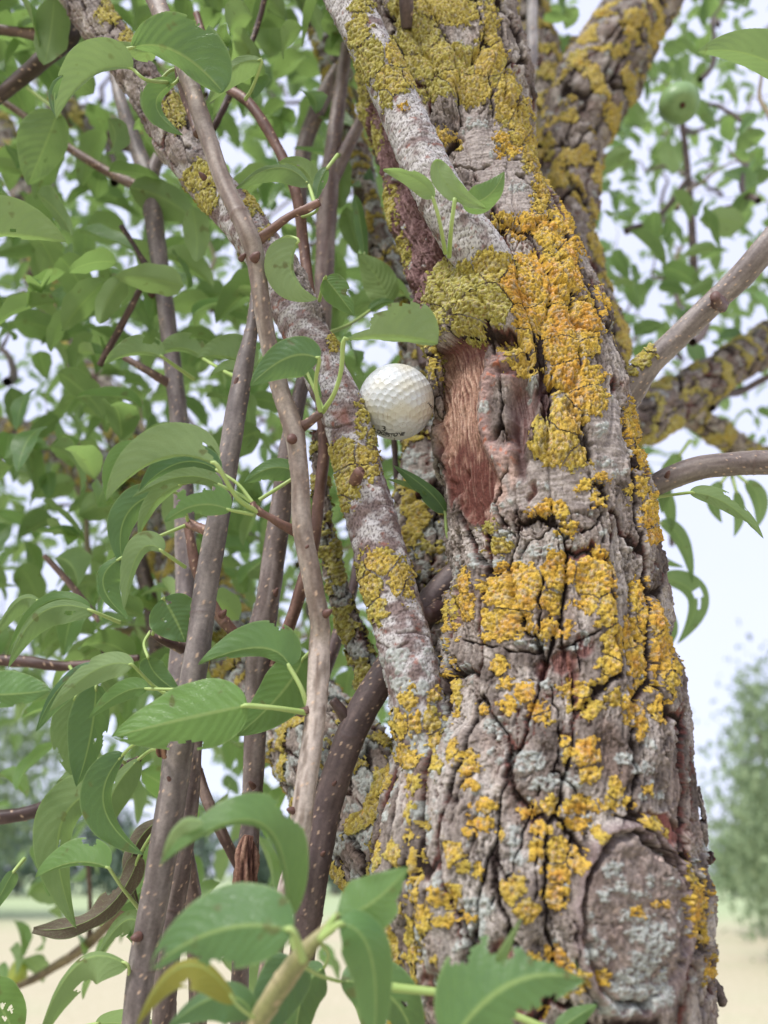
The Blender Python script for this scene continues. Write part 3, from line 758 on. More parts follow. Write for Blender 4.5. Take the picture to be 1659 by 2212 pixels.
CRACKS = [[(1052, 261), (1075, 314), (1107, 346), (1143, 353)], [(1117, 376), (1160, 415), (1189, 484)], [(980, 362), (1010, 366), (1050, 358), (1072, 345)],
          [(1290, 1050), (1300, 1180), (1318, 1300), (1340, 1400), (1352, 1480)], [(1345, 1180), (1375, 1270), (1362, 1340), (1415, 1440), (1430, 1560)], [(1240, 1390), (1252, 1450), (1280, 1500)], [(1180, 1190), (1170, 1280), (1160, 1400)],
          [(1130, 1190), (1190, 1140), (1270, 1150), (1300, 1110)], [(1000, 1380), (1060, 1400), (1150, 1410), (1230, 1395), (1290, 1360)], [(1080, 1440), (1060, 1520), (1075, 1620)], [(1190, 1480), (1210, 1600), (1195, 1660), (1250, 1720)],
          [(1100, 1000), (1070, 1090), (1120, 1180)], [(1060, 1840), (1095, 1900), (1065, 1960)], [(1095, 1900), (1140, 1790), (1165, 1700)], [(1145, 1990), (1160, 1900), (1155, 1800)],
          [(1330, 1760), (1400, 1790), (1450, 1850), (1475, 1920)], [(1430, 1600), (1450, 1720), (1480, 1860), (1500, 2000), (1515, 2180)], [(1210, 560), (1200, 620), (1245, 700), (1300, 730)], [(1200, 800), (1185, 900), (1160, 990)],
          [(1000, 1690), (975, 1780), (950, 1900)], [(900, 1760), (930, 1900), (925, 2050)], [(1110, 110), (1080, 190), (1100, 250)], [(900, 230), (930, 330), (925, 420)], [(1240, 1985), (1250, 2100), (1300, 2180)], [(960, 1400), (975, 1500), (960, 1620)],
          [(1230, 870), (1270, 1010), (1280, 1100)], [(1350, 880), (1360, 1000), (1390, 1050)]]

def trunk_post(c):
    px, py, s, v = c['px'], c['py'], c['s'], c['v']
    nz = fbm(s / 0.010, v / 0.010, 300, 3)
    jx = px + 12 * nz; jy = py + 12 * fbm(s / 0.010, v / 0.010, 301, 3)
    h, col, crack = c['h'], c['col'], c['crack']
    fib = fbm(s / 0.0013 + 2.0 * noise2(s / .01, v / .02, 305), v / 0.018, 302, 3); fib2 = fbm(s / 0.0030 + 2.5 * noise2(s / .012, v / .02, 306), v / 0.022, 303, 4)
    def soften(m, keep=0.25, keepc=0.15):
        nonlocal h, crack
        h = h * (1 - m * (1 - keep)); crack = crack * (1 - m * (1 - keepc))
    # smooth tight bark
    for poly in ([(1000, 240), (1090, 250), (1150, 350), (1185, 480), (1090, 470), (1075, 450), (985, 350)], [(1080, 960), (1270, 1000), (1280, 1100), (1160, 1095), (1080, 1120), (1060, 1020)], [(1270, 860), (1345, 840), (1350, 1040), (1280, 1040)]):
        m = sst(-6, 14, in_poly(jx, jy, poly)); soften(m, 0.3, 0.25)
        pale = mixc(np.tile(lin(138, 128, 122), (len(s), 1)), lin(170, 160, 153), sst(-0.3, 0.4, fbm(s / 0.012, v / 0.003, 310, 3)))
        col = mixc(col, pale, m * 0.8); h += m * 0.0004 * fbm(s / 0.01, v / 0.0016, 311, 2)
    # bare wood wound
    poly = [(950, 765), (1000, 735), (1060, 738), (1050, 800), (1032, 860), (1036, 930), (1062, 985), (1090, 1040), (1068, 1085), (1062, 1135), (1005, 1140), (985, 1080), (975, 1130), (958, 1000), (945, 900)]
    wd = in_poly(px + 6 * nz, py + 10 * fib, poly); m = sst(-3, 7, wd)
    soften(m, 0.05, 0.0)
    h += -0.0040 * m * sst(0, 16, wd) + m * (0.0006 * fib + 0.0006 * fib2 + 0.0004 * fbm(s / 0.003, v / 0.004, 304, 3))
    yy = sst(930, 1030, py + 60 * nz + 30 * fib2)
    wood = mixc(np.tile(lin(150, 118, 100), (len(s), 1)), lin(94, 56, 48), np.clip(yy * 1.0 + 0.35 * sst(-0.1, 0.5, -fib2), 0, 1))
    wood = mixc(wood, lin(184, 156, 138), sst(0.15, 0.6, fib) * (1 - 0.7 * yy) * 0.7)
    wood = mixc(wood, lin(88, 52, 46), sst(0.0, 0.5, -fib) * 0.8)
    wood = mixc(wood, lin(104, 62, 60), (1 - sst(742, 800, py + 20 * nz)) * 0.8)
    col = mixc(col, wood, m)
    hole = blob_field(px, py, [(990, 900, 5, 30), (1000, 1025, 4, 14), (1022, 960, 4, 22)])[0]
    h -= 0.0025 * sst(-1, 3, hole)
    # pale fringe below the wound
    fr = blob_field(jx, jy, [(1080, 1060, 16, 50), (1060, 1110, 20, 26), (1110, 1010, 14, 60)])[0]
    col = mixc(col, lin(180, 150, 136), sst(-2, 8, fr) * 0.7)
    # rolled callus lip round the knot hole
    q = np.sqrt(((px - 1085) / 48.0) ** 2 + ((py - 890) / 128.0) ** 2)
    lip = np.exp(-((q - 0.78) / 0.22) ** 2) * (px < 1150)
    soften(np.clip(lip * 1.2, 0, 1), 0.25, 0.1)
    h += 0.0036 * lip + lip * 0.0007 * fbm(s / 0.003, v / 0.0022, 330, 3)
    lc = mixc(np.tile(lin(136, 112, 106), (len(s), 1)), lin(170, 142, 132), sst(-0.3, 0.4, fbm(s / 0.004, v / 0.002, 331, 3)))
    lc = mixc(lc, lin(186, 106, 72), sst(0.3, 0.6, fbm(s / 0.003, v / 0.003, 332, 2)) * 0.7)
    col = mixc(col, lc, np.clip(lip * 1.3, 0, 1) * 0.85)
    k = blob_field(px + 5 * nz, py + 8 * nz, [(1128, 868, 32, 66), (1122, 930, 22, 50)])[0]
    km = sst(-5, 14, k); soften(km, 0.0, 0.0)
    h -= 0.0095 * km
    kc = mixc(np.tile(lin(140, 118, 112), (len(s), 1)), lin(104, 76, 72), sst(-0.3, 0.4, fib))
    col = mixc(col, kc, km)
    dk = blob_field(jx, jy, [(1180, 850, 20, 60), (1110, 800, 40, 14), (1130, 1000, 18, 40), (1100, 745, 40, 12)])[0]
    dm = sst(-6, 10, dk); h -= 0.0045 * dm; crack = np.maximum(crack, dm * 0.8); col = mixc(col, lin(78, 50, 50), dm * 0.75)
    # shaggy reddish inner bark, left of the boss
    sh = sst(-8, 10, in_poly(jx, jy, [(780, 225), (800, 200), (850, 260), (900, 370), (950, 500), (975, 590), (945, 660), (948, 760), (942, 900), (925, 900), (890, 700), (880, 560), (835, 400)]))
    col = mixc(col, mixc(np.tile(lin(96, 66, 66), (len(s), 1)), lin(140, 110, 108), sst(-0.2, 0.5, fib)), sh * 0.9); h += sh * 0.0022 * fib2
    # boss where the upper branch leaves
    boss = np.exp(-(((px - 1035) / 75.0) ** 2 + ((py - 645) / 75.0) ** 2))
    h += 0.012 * boss
    # overhanging edge above the wound
    ov = in_poly(px, py, [(940, 690), (1000, 670), (1120, 690), (1110, 738), (1060, 728), (1000, 732), (955, 752)])
    h += 0.0045 * sst(-8, 8, ov)
    # sawn limb scar
    qx = (px - 1366) / 104.0; qy = (py - 1985) / 182.0; qr = np.sqrt(qx * qx + qy * qy) + 0.10 * nz
    disc = 1 - sst(0.93, 1.0, qr); ringm = np.exp(-((qr - 1.12) / 0.10) ** 2)
    soften(np.clip(disc + ringm, 0, 1), 0.12, 0.0)
    h += 0.0035 * ringm + 0.0025 * disc - 0.0050 * np.exp(-((qr - 1.0) / 0.035) ** 2) * (0.35 + 0.65 * (py < 1960))
    dc = mixc(np.tile(lin(112, 101, 94), (len(s), 1)), lin(138, 124, 115), sst(-0.3, 0.4, fbm(s / 0.0022, v / 0.005, 340, 3)))
    dc = mixc(dc, lin(100, 84, 78), sst(0.1, 0.6, fbm(s / 0.006, v / 0.02, 341, 3)) * 0.6)
    dc = mixc(dc, lin(198, 176, 164), sst(0.5, 0.7, fbm(s / 0.007, v / 0.005, 342, 2)) * 0.6)
    h += disc * 0.0007 * fbm(s / 0.0022, v / 0.004, 343, 3) + disc * 0.0022 * fbm(s / 0.02, v / 0.02, 344, 3)
    rad_ = np.abs(noise2(np.arctan2(qy, qx) * 4.2, qr * 1.2, 345)); rk = (1 - sst(0.0, 0.05, rad_)) * disc * sst(.25, .6, qr) * sst(-.2, .3, nz)
    h -= 0.0012 * rk; dc = mixc(dc, lin(70, 56, 50), rk * 0.7)
    col = mixc(col, dc, disc)
    rc = mixc(np.tile(lin(146, 131, 127), (len(s), 1)), lin(118, 100, 98), sst(-0.3, 0.4, fib)); col = mixc(col, rc, np.clip(ringm, 0, 1) * 0.85)
    col = mixc(col, lin(150, 110, 102), np.exp(-((qr - 1.03) / 0.03) ** 2) * (px < 1330) * 0.8)
    rp = sst(-3, 6, in_poly(jx, jy, [(1385, 1752), (1452, 1755), (1475, 1790), (1460, 1840), (1420, 1800)]))
    col = mixc(col, mixc(np.tile(lin(112, 66, 60), (len(s), 1)), lin(140, 92, 82), sst(-0.2, 0.4, fib)), rp); soften(rp, 0.3, 0.0); h -= rp * 0.002
    # reddish gaps where plates have dropped
    rg = blob_field(jx, jy, [(1215, 1430, 30, 30), (1260, 1400, 22, 30), (1240, 1470, 14, 30), (1150, 1060, 10, 20), (1080, 2080, 34, 60), (1120, 2160, 40, 40), (950, 2150, 40, 60), (1000, 1300, 8, 60), (1170, 1450, 16, 22)])[0]
    gm = sst(-3, 8, rg); h -= 0.0035 * gm; col = mixc(col, mixc(np.tile(lin(98, 64, 60), (len(s), 1)), lin(142, 96, 84), sst(-0.2, 0.5, fib)), gm * 0.85); h += gm * 0.0012 * fib
    for kx, line in enumerate(CRACKS):
        d = seg_dist(px + 9 * nz, py + 9 * fbm(s / 0.008, v / 0.008, 350 + kx, 2), line)
        cm = (1 - sst(0.8, 3.2 + 1.4 * nz, d)) * sst(-0.55, -0.1, fbm(s / 0.012, v / 0.012, 390 + kx, 2)); h -= 0.0040 * cm; crack = np.maximum(crack, cm); col = mixc(col, lin(48, 34, 36), cm * 0.92)
        # lifted lips beside the crack
    # flaky right-hand edge
    c['no_auto'] = c['fm'] & ~((px < 960) & (py > 1450))
    ga = (fbm(s / 0.012, v / 0.012, 360, 3) - 0.62) * 40
    ga = np.where((px < 980) & (py > 1500), ga + 12, ga); ga = np.where(m > 0.2, -99, ga)
    c['grey_auto'] = np.where(disc > 0.3, ga - 10, ga)
    c['h'], c['col'], c['crack'] = h, col, crack

def bark_fn(s, v, px, py, seed=1, sc=1.0): return bark_height(s, v, px, py, sc, seed)
trunk = woody('trunk', tpts, bark_fn, 0.00055, M_BARK, TREE, T_BLOBS, front=1.9, seed=3, post=trunk_post, auto_lichen=(0.22, 0.45, 0.014), grey=T_GREY, lump=0.03, lichen_thick=0.0008, nback=40)

for q in [[(1468, 1560, .372, 16), (1480, 1600, .368, 16), (1490, 1640, .364, 9), (1488, 1655, .364, 4)], [(1500, 1700, .366, 12), (1516, 1750, .362, 12), (1522, 1800, .36, 9), (1520, 1830, .36, 4)], [(1512, 1840, .362, 14), (1528, 1856, .358, 20), (1538, 1848, .355, 16)],
          [(1505, 1860, .364, 14), (1522, 1920, .36, 18), (1536, 1990, .357, 16), (1528, 2020, .357, 7)], [(1515, 1960, .362, 12), (1526, 2010, .358, 16), (1534, 2060, .356, 14), (1522, 2090, .357, 6)], [(1515, 2060, .36, 18), (1534, 2110, .356, 18), (1552, 2145, .353, 16), (1560, 2172, .352, 7)],
          [(1518, 2170, .36, 20), (1536, 2210, .355, 22), (1545, 2260, .353, 14)], [(1450, 1440, .385, 12), (1458, 1490, .38, 12), (1462, 1530, .378, 5)], [(1398, 1100, .43, 12), (1418, 1150, .425, 14), (1424, 1180, .424, 6)], [(1340, 790, .47, 14), (1362, 830, .465, 16), (1372, 880, .46, 8)]]:
    woody('bark_flake', WL(q), lambda s, v, px, py, seed=1: bark_height(s, v, px, py, .3, seed), 0.0006, M_BARK, trunk, (), seed=len(q) + int(q[0][0]) % 50, lump=.35, nback=10)

woody('bark_flake', WL([(938, 690, .445, 20), (934, 740, .440, 26), (936, 800, .436, 24), (946, 860, .436, 20), (952, 910, .438, 12)]), lambda s, v, px, py, seed=1: bark_height(s, v, px, py, .35, seed), 0.0006, M_BARK, trunk,
      [(930, 720, 12, 30, .7), (938, 780, 10, 36, .6)], seed=17, lump=.3, nback=10, lichen_thick=.0008)

def rough_post(gthr):
    def f(c):
        c['grey_auto'] = (fbm(c['s'] / 0.014, c['v'] / 0.014, 361, 3) - gthr) * 40
    return f
def limb(name, lst, seed, du=0.001, gthr=0.1, lich=(0.12, 0.6, 0.022), sc=0.8, extra=()):
    pts = WL(lst) + list(extra)
    return woody(name, pts, bark_fn, du, M_BARK, TREE, (), front=2.0, seed=seed, post=rough_post(gthr), auto_lichen=lich, lump=0.10, kw=dict(sc=sc), lichen_thick=0.0014, nback=16)

limb('limb', [(1020, 2010, .42, 200), (880, 1850, .455, 270), (760, 1690, .50, 230), (650, 1560, .56, 190), (545, 1440, .64, 150), (450, 1310, .74, 130), (370, 1180, .86, 110), (240, 1040, 1.0, 95), (60, 960, 1.15, 85), (-200, 900, 1.35, 70), (-500, 700, 1.6, 40)], 21, 0.0009, 0.0)
limb('limb', [(960, 1760, .45, 170), (935, 1560, .48, 165), (925, 1350, .51, 150), (925, 1150, .54, 145), (935, 980, .57, 115), (915, 840, .60, 85), (890, 700, .63, 70), (820, 520, .68, 55), (760, 300, .75, 45), (640, -100, .9, 30)], 22, 0.0009, 0.05)
limb('limb', [(1330, 1000, .62, 100), (1300, 840, .66, 105), (1262, 640, .72, 118), (1218, 470, .78, 130), (1222, 340, .82, 150), (1290, 170, .87, 165), (1385, 20, .93, 135), (1500, -170, 1.0, 110), (1800, -600, 1.3, 60)], 23, 0.0013, 0.5, (0.05, 0.5, 0.03), 1.3)
limb('limb', [(1230, 420, .86, 110), (1190, 270, .90, 110), (1150, 130, .95, 112), (1115, -20, 1.0, 110), (1060, -250, 1.1, 90), (900, -800, 1.5, 40)], 24, 0.0015, 0.5, (0.0, 0.6, 0.03), 1.1)
limb('limb', [(1330, 930, .80, 90), (1400, 900, .84, 105), (1480, 850, .9, 90), (1580, 790, .96, 78), (1700, 715, 1.05, 72), (1900, 600, 1.2, 60), (2300, 450, 1.5, 30)], 25, 0.0016, 0.5, (0.05, 0.8, 0.03), 1.0)
limb('limb', [(1440, 870, .92, 60), (1540, 925, .98, 52), (1640, 985, 1.05, 44), (1850, 1050, 1.2, 30)], 26, 0.0016, 0.5, (0.05, 0.8, 0.03), 0.9)
limb('limb', [(450, 1310, .76, 60), (330, 1050, .95, 60), (200, 820, 1.15, 62), (90, 600, 1.3, 60), (40, 380, 1.4, 50), (-60, 100, 1.6, 40)], 27, 0.0018, 0.3, (0.1, 0.8, 0.03), 0.9)
limb('limb', [(560, 560, .95, 60), (470, 420, 1.0, 66), (380, 330, 1.05, 62), (260, 290, 1.1, 50), (120, 230, 1.2, 40)], 28, 0.0018, 0.3, (0.1, 0.8, 0.03), 0.9)

# two smooth grey branches
A_BL = [(776, 72, 22, 42, .85), (800, 130, 32, 46, .95), (862, 118, 32, 40, .5), (850, 175, 40, 34, .7), (880, 165, 26, 26, .4), (835, 205, 14, 26, .9), (778, 10, 24, 18, .9), (1056, 575, 40, 36, .6), (1010, 590, 24, 30, .8), (1080, 620, 26, 40, .4), (870, 232, 6, 5, .1), (1120, 560, 8, 40, .2)]
def smooth_fn(s, v, px, py, seed=1, white=0.5): return smooth_height(s, v, px, py, seed, white)
def a_post(c):
    m = sst(40, 0, np.abs(c['py'] - 190)) * 0
    c['grey_auto'] = (fbm(c['s'] / 0.010, c['v'] / 0.008, 371, 3) - 0.75) * 40
woody('branch', WL([(640, -260, .53, 80), (700, -120, .50, 86), (752, 0, .475, 92), (800, 100, .46, 92), (848, 200, .45, 92), (892, 300, .44, 98), (932, 390, .432, 104), (985, 480, .428, 112), (1040, 560, .428, 122), (1075, 640, .435, 120), (1110, 720, .46, 100)]),
      smooth_fn, 0.0006, M_SMOOTH, TREE, A_BL, seed=31, kw=dict(white=0.85), post=a_post, lump=0.05, lichen_thick=0.0010)
B_BL = [(742, 985, 34, 36, .75), (785, 985, 30, 24, .6), (755, 1035, 26, 44, .8), (790, 1020, 30, 18, .7), (745, 1085, 14, 20, .7), (822, 1215, 38, 30, .35), (862, 1245, 26, 36, .45), (800, 1265, 22, 44, .5), (818, 1318, 20, 26, .6), (786, 1235, 10, 30, .8), (878, 1262, 12, 34, .5),
        (782, 905, 12, 36, .8), (718, 745, 12, 14, .6), (800, 950, 10, 20, .7), (885, 1510, 14, 26, .3), (868, 1560, 16, 30, .3), (898, 1560, 14, 24, .2), (935, 1500, 16, 16, .3), (930, 1560, 16, 30, .5), (940, 1600, 18, 22, .4), (880, 1625, 22, 18, .2), (905, 1660, 20, 20, .3),
        (437, 385, 36, 30, .9), (450, 430, 24, 26, .9), (552, 430, 22, 34, .7), (380, 240, 24, 40, .9), (290, 90, 26, 30, .8), (235, 30, 24, 26, .8), (570, 505, 14, 14, .8), (1, 1, 1, 1, 0)]
def b_post(c):
    px, py, s, v = c['px'], c['py'], c['s'], c['v']
    # flaky old bark up at the thin end and on the lower right rim of the bend
    hb, cr, cb, e, t = bark_height(s, v, px, py, 0.55, 377)
    m = (1 - sst(300, 460, py + 60 * noise2(s / 0.02, v / 0.02, 378))) * c['fm']
    strip = sst(-8, 8, in_poly(px, py, [(560, 560), (620, 520), (690, 640), (705, 700), (650, 660), (600, 610)]))
    m = np.clip(m + strip, 0, 1) * 0.9
    m = np.maximum(m, sst(1480, 1700, py) * 0.6 * c['fm'])
    c['h'] = c['h'] * (1 - m) + (hb + 0.001) * m; c['col'] = mixc(c['col'], cb, m); c['crack'] = cr * m
    # reddish scars and a ring
    r = sst(-4, 8, in_poly(px + 6 * t, py + 6 * t, [(700, 885), (750, 880), (765, 930), (720, 905)])) + sst(-4, 8, in_poly(px, py, [(700, 770), (712, 765), (716, 800), (702, 800)]))
    c['col'] = mixc(c['col'], lin(136, 92, 80), np.clip(r, 0, 1) * 0.7)
    d = np.minimum(seg_dist(px, py, [(690, 920), (720, 925), (760, 915)]), seg_dist(px, py, [(860, 1370), (900, 1365), (925, 1375)]))
    d = np.minimum(d, seg_dist(px, py, [(810, 1385), (850, 1405), (880, 1390)]))
    k = 1 - sst(1, 4, d); c['h'] -= 0.0008 * k; c['col'] = mixc(c['col'], lin(84, 66, 62), k * 0.7)
    c['grey_auto'] = np.where(py > 1400, (fbm(s / 0.010, v / 0.012, 379, 3) - 0.05) * 40, -99)
woody('branch', WL([(60, -160, .58, 70), (150, -40, .56, 72), (205, 40, .545, 74), (275, 130, .53, 74), (335, 220, .515, 78), (395, 320, .50, 84), (462, 410, .485, 90), (530, 490, .47, 94), (595, 585, .46, 96), (640, 680, .45, 98), (690, 780, .44, 98), (738, 880, .43, 98), (768, 980, .421, 100), (800, 1100, .41, 106), (835, 1240, .398, 112), (868, 1370, .387, 116), (900, 1500, .375, 122), (935, 1640, .366, 120), (975, 1780, .362, 110), (1010, 1900, .37, 90)]),
      smooth_fn, 0.0006, M_SMOOTH, TREE, B_BL, seed=33, kw=dict(white=0.5), post=b_post, lump=0.07, lichen_thick=0.0009)

# shoots and twigs
def shoot(name, lst, seed, c0=(128, 104, 94), c1=(158, 140, 132), du=0.0011, silver=None, nb=10, lump=0.05, extra=()):
    c0 = tuple(q * .86 for q in c0); c1 = tuple(q * .88 for q in c1)
    fn = lambda s, v, px, py, seed=1: shoot_height(s, v, px, py, seed, c0, c1, silver)
    return woody(name, WL(lst) + list(extra), fn, du, M_SHOOT, TREE, (), front=2.0, seed=seed, lump=lump, nback=nb)
BR, BRL = (112, 88, 80), (150, 128, 118)
RED, REDL = (112, 80, 68), (148, 114, 100)
GRY, GRYL = (122, 104, 100), (156, 140, 136)
shoot('shoot', [(290, -120, .47, 40), (340, 10, .45, 40), (400, 150, .43, 38), (440, 270, .42, 38), (482, 390, .41, 38), (530, 490, .40, 42), (552, 560, .40, 40), (572, 700, .40, 36), (602, 830, .40, 40), (634, 930, .395, 44), (648, 1040, .39, 40), (655, 1150, .385, 44), (688, 1325, .38, 42), (690, 1400, .38, 46), (680, 1560, .37, 46), (657, 1720, .36, 46), (640, 1850, .355, 48), (612, 1960, .35, 46), (588, 2060, .35, 46), (560, 2260, .34, 46), (540, 2500, .35, 46)], 41, (134, 116, 104), (172, 158, 146), silver=(1350, 1980))
shoot('shoot', [(552, 620, .47, 20), (545, 700, .46, 26), (522, 820, .45, 42), (505, 920, .44, 46), (484, 1050, .43, 46), (462, 1170, .42, 50), (440, 1300, .41, 52), (425, 1420, .40, 54), (398, 1560, .39, 56), (372, 1720, .38, 60), (345, 1880, .375, 62), (315, 2040, .37, 60), (292, 2220, .36, 58), (270, 2500, .36, 58)], 42, (114, 103, 99), (148, 137, 131))
shoot('shoot', [(660, 800, .52, 28), (630, 930, .50, 38), (612, 1060, .49, 46), (592, 1200, .48, 50), (578, 1300, .47, 52), (562, 1380, .465, 60), (556, 1500, .46, 52), (548, 1650, .45, 46), (542, 1760, .44, 40), (532, 1880, .43, 50), (522, 1990, .43, 40), (515, 2240, .42, 38), (505, 2500, .42, 38)], 43, (116, 100, 94), (150, 136, 130))
shoot('shoot', [(425, 30, .56, 14), (470, 165, .54, 20), (540, 225, .52, 22), (600, 320, .51, 22), (640, 420, .50, 24), (655, 520, .50, 24), (668, 630, .49, 24), (690, 760, .49, 24), (694, 880, .485, 24), (700, 980, .48, 26), (688, 1080, .475, 26), (680, 1160, .47, 26), (658, 1250, .465, 28), (622, 1360, .46, 26), (590, 1440, .46, 22)], 44, RED, REDL)
shoot('shoot', [(756, 60, .70, 26), (735, 200, .68, 30), (718, 330, .66, 36), (708, 430, .65, 44), (702, 560, .64, 42), (695, 720, .63, 40), (700, 860, .62, 36)], 45, (140, 118, 116), (170, 152, 148), 0.0014)
shoot('shoot', [(800, 225, .66, 26), (760, 300, .66, 26), (718, 385, .655, 34)], 46, (140, 118, 116), (170, 152, 148), 0.0014)
shoot('shoot', [(730, 150, .74, 32), (690, 230, .73, 36), (655, 330, .72, 34), (650, 480, .7, 24)], 47, GRY, GRYL, 0.0014)
shoot('shoot', [(240, 130, .70, 20), (262, 220, .68, 26), (300, 330, .66, 34), (322, 400, .64, 42), (338, 520, .63, 38), (355, 640, .62, 36), (372, 780, .60, 38), (388, 920, .58, 40), (398, 1100, .56, 44), (402, 1280, .54, 46), (392, 1420, .52, 52), (380, 1600, .50, 50), (360, 1800, .48, 46)], 48, (120, 108, 106), (154, 142, 138), 0.0012)
shoot('twig', [(0, 215, .70, 14), (60, 255, .69, 16), (150, 320, .67, 18), (240, 375, .66, 20), (318, 412, .64, 24)], 49, RED, BRL, 0.0014)
shoot('shoot', [(355, 310, .66, 20), (338, 350, .65, 26), (322, 400, .64, 34)], 50, GRY, GRYL, 0.0014)
shoot('shoot', [(1080, 1170, .44, 50), (1010, 1222, .43, 62), (955, 1272, .425, 64), (905, 1340, .42, 64), (840, 1440, .412, 64), (775, 1550, .402, 64), (735, 1650, .395, 64), (702, 1760, .388, 64), (682, 1870, .38, 64), (665, 1980, .376, 62), (650, 2090, .372, 54), (635, 2260, .37, 54), (620, 2500, .37, 54)], 51, (96, 80, 78), (120, 102, 98), 0.0009)
shoot('shoot', [(775, 1180, .56, 16), (765, 1260, .55, 22), (738, 1350, .54, 28), (705, 1440, .53, 30), (680, 1520, .52, 30)], 52, (96, 76, 76), (122, 104, 102))
limb('branch', [(685, 930, .50, 22), (692, 1040, .495, 30), (702, 1140, .49, 36), (722, 1230, .485, 40), (748, 1330, .48, 46), (782, 1420, .475, 50), (800, 1500, .47, 46)], 53, 0.0009, 0.1, (0.0, 1.0, 0.014), 0.35)
woody('branch', WL([(1330, 900, .47, 60), (1358, 845, .465, 70), (1400, 790, .46, 54), (1470, 722, .455, 50), (1540, 655, .45, 52), (1600, 598, .445, 55), (1659, 530, .44, 57), (1760, 420, .44, 58), (1900, 290, .45, 54), (2200, 50, .5, 50)]), lambda s, v, px, py, seed=1: shoot_height(s, v, px, py, seed, (112, 102, 98), (142, 132, 126)), 0.0007, M_SHOOT, TREE, [(1382, 772, 30, 22, .75), (1362, 800, 16, 16, .7), (1400, 752, 14, 14, .8)], seed=54, lump=.05, nback=10, lichen_thick=.0011)
shoot('branch', [(1370, 1085, .46, 40), (1420, 1046, .455, 48), (1500, 1014, .45, 50), (1580, 1002, .45, 52), (1659, 1000, .445, 53), (1780, 1008, .445, 54), (2100, 960, .47, 46)], 55, (118, 104, 98), (144, 132, 124), 0.0008)
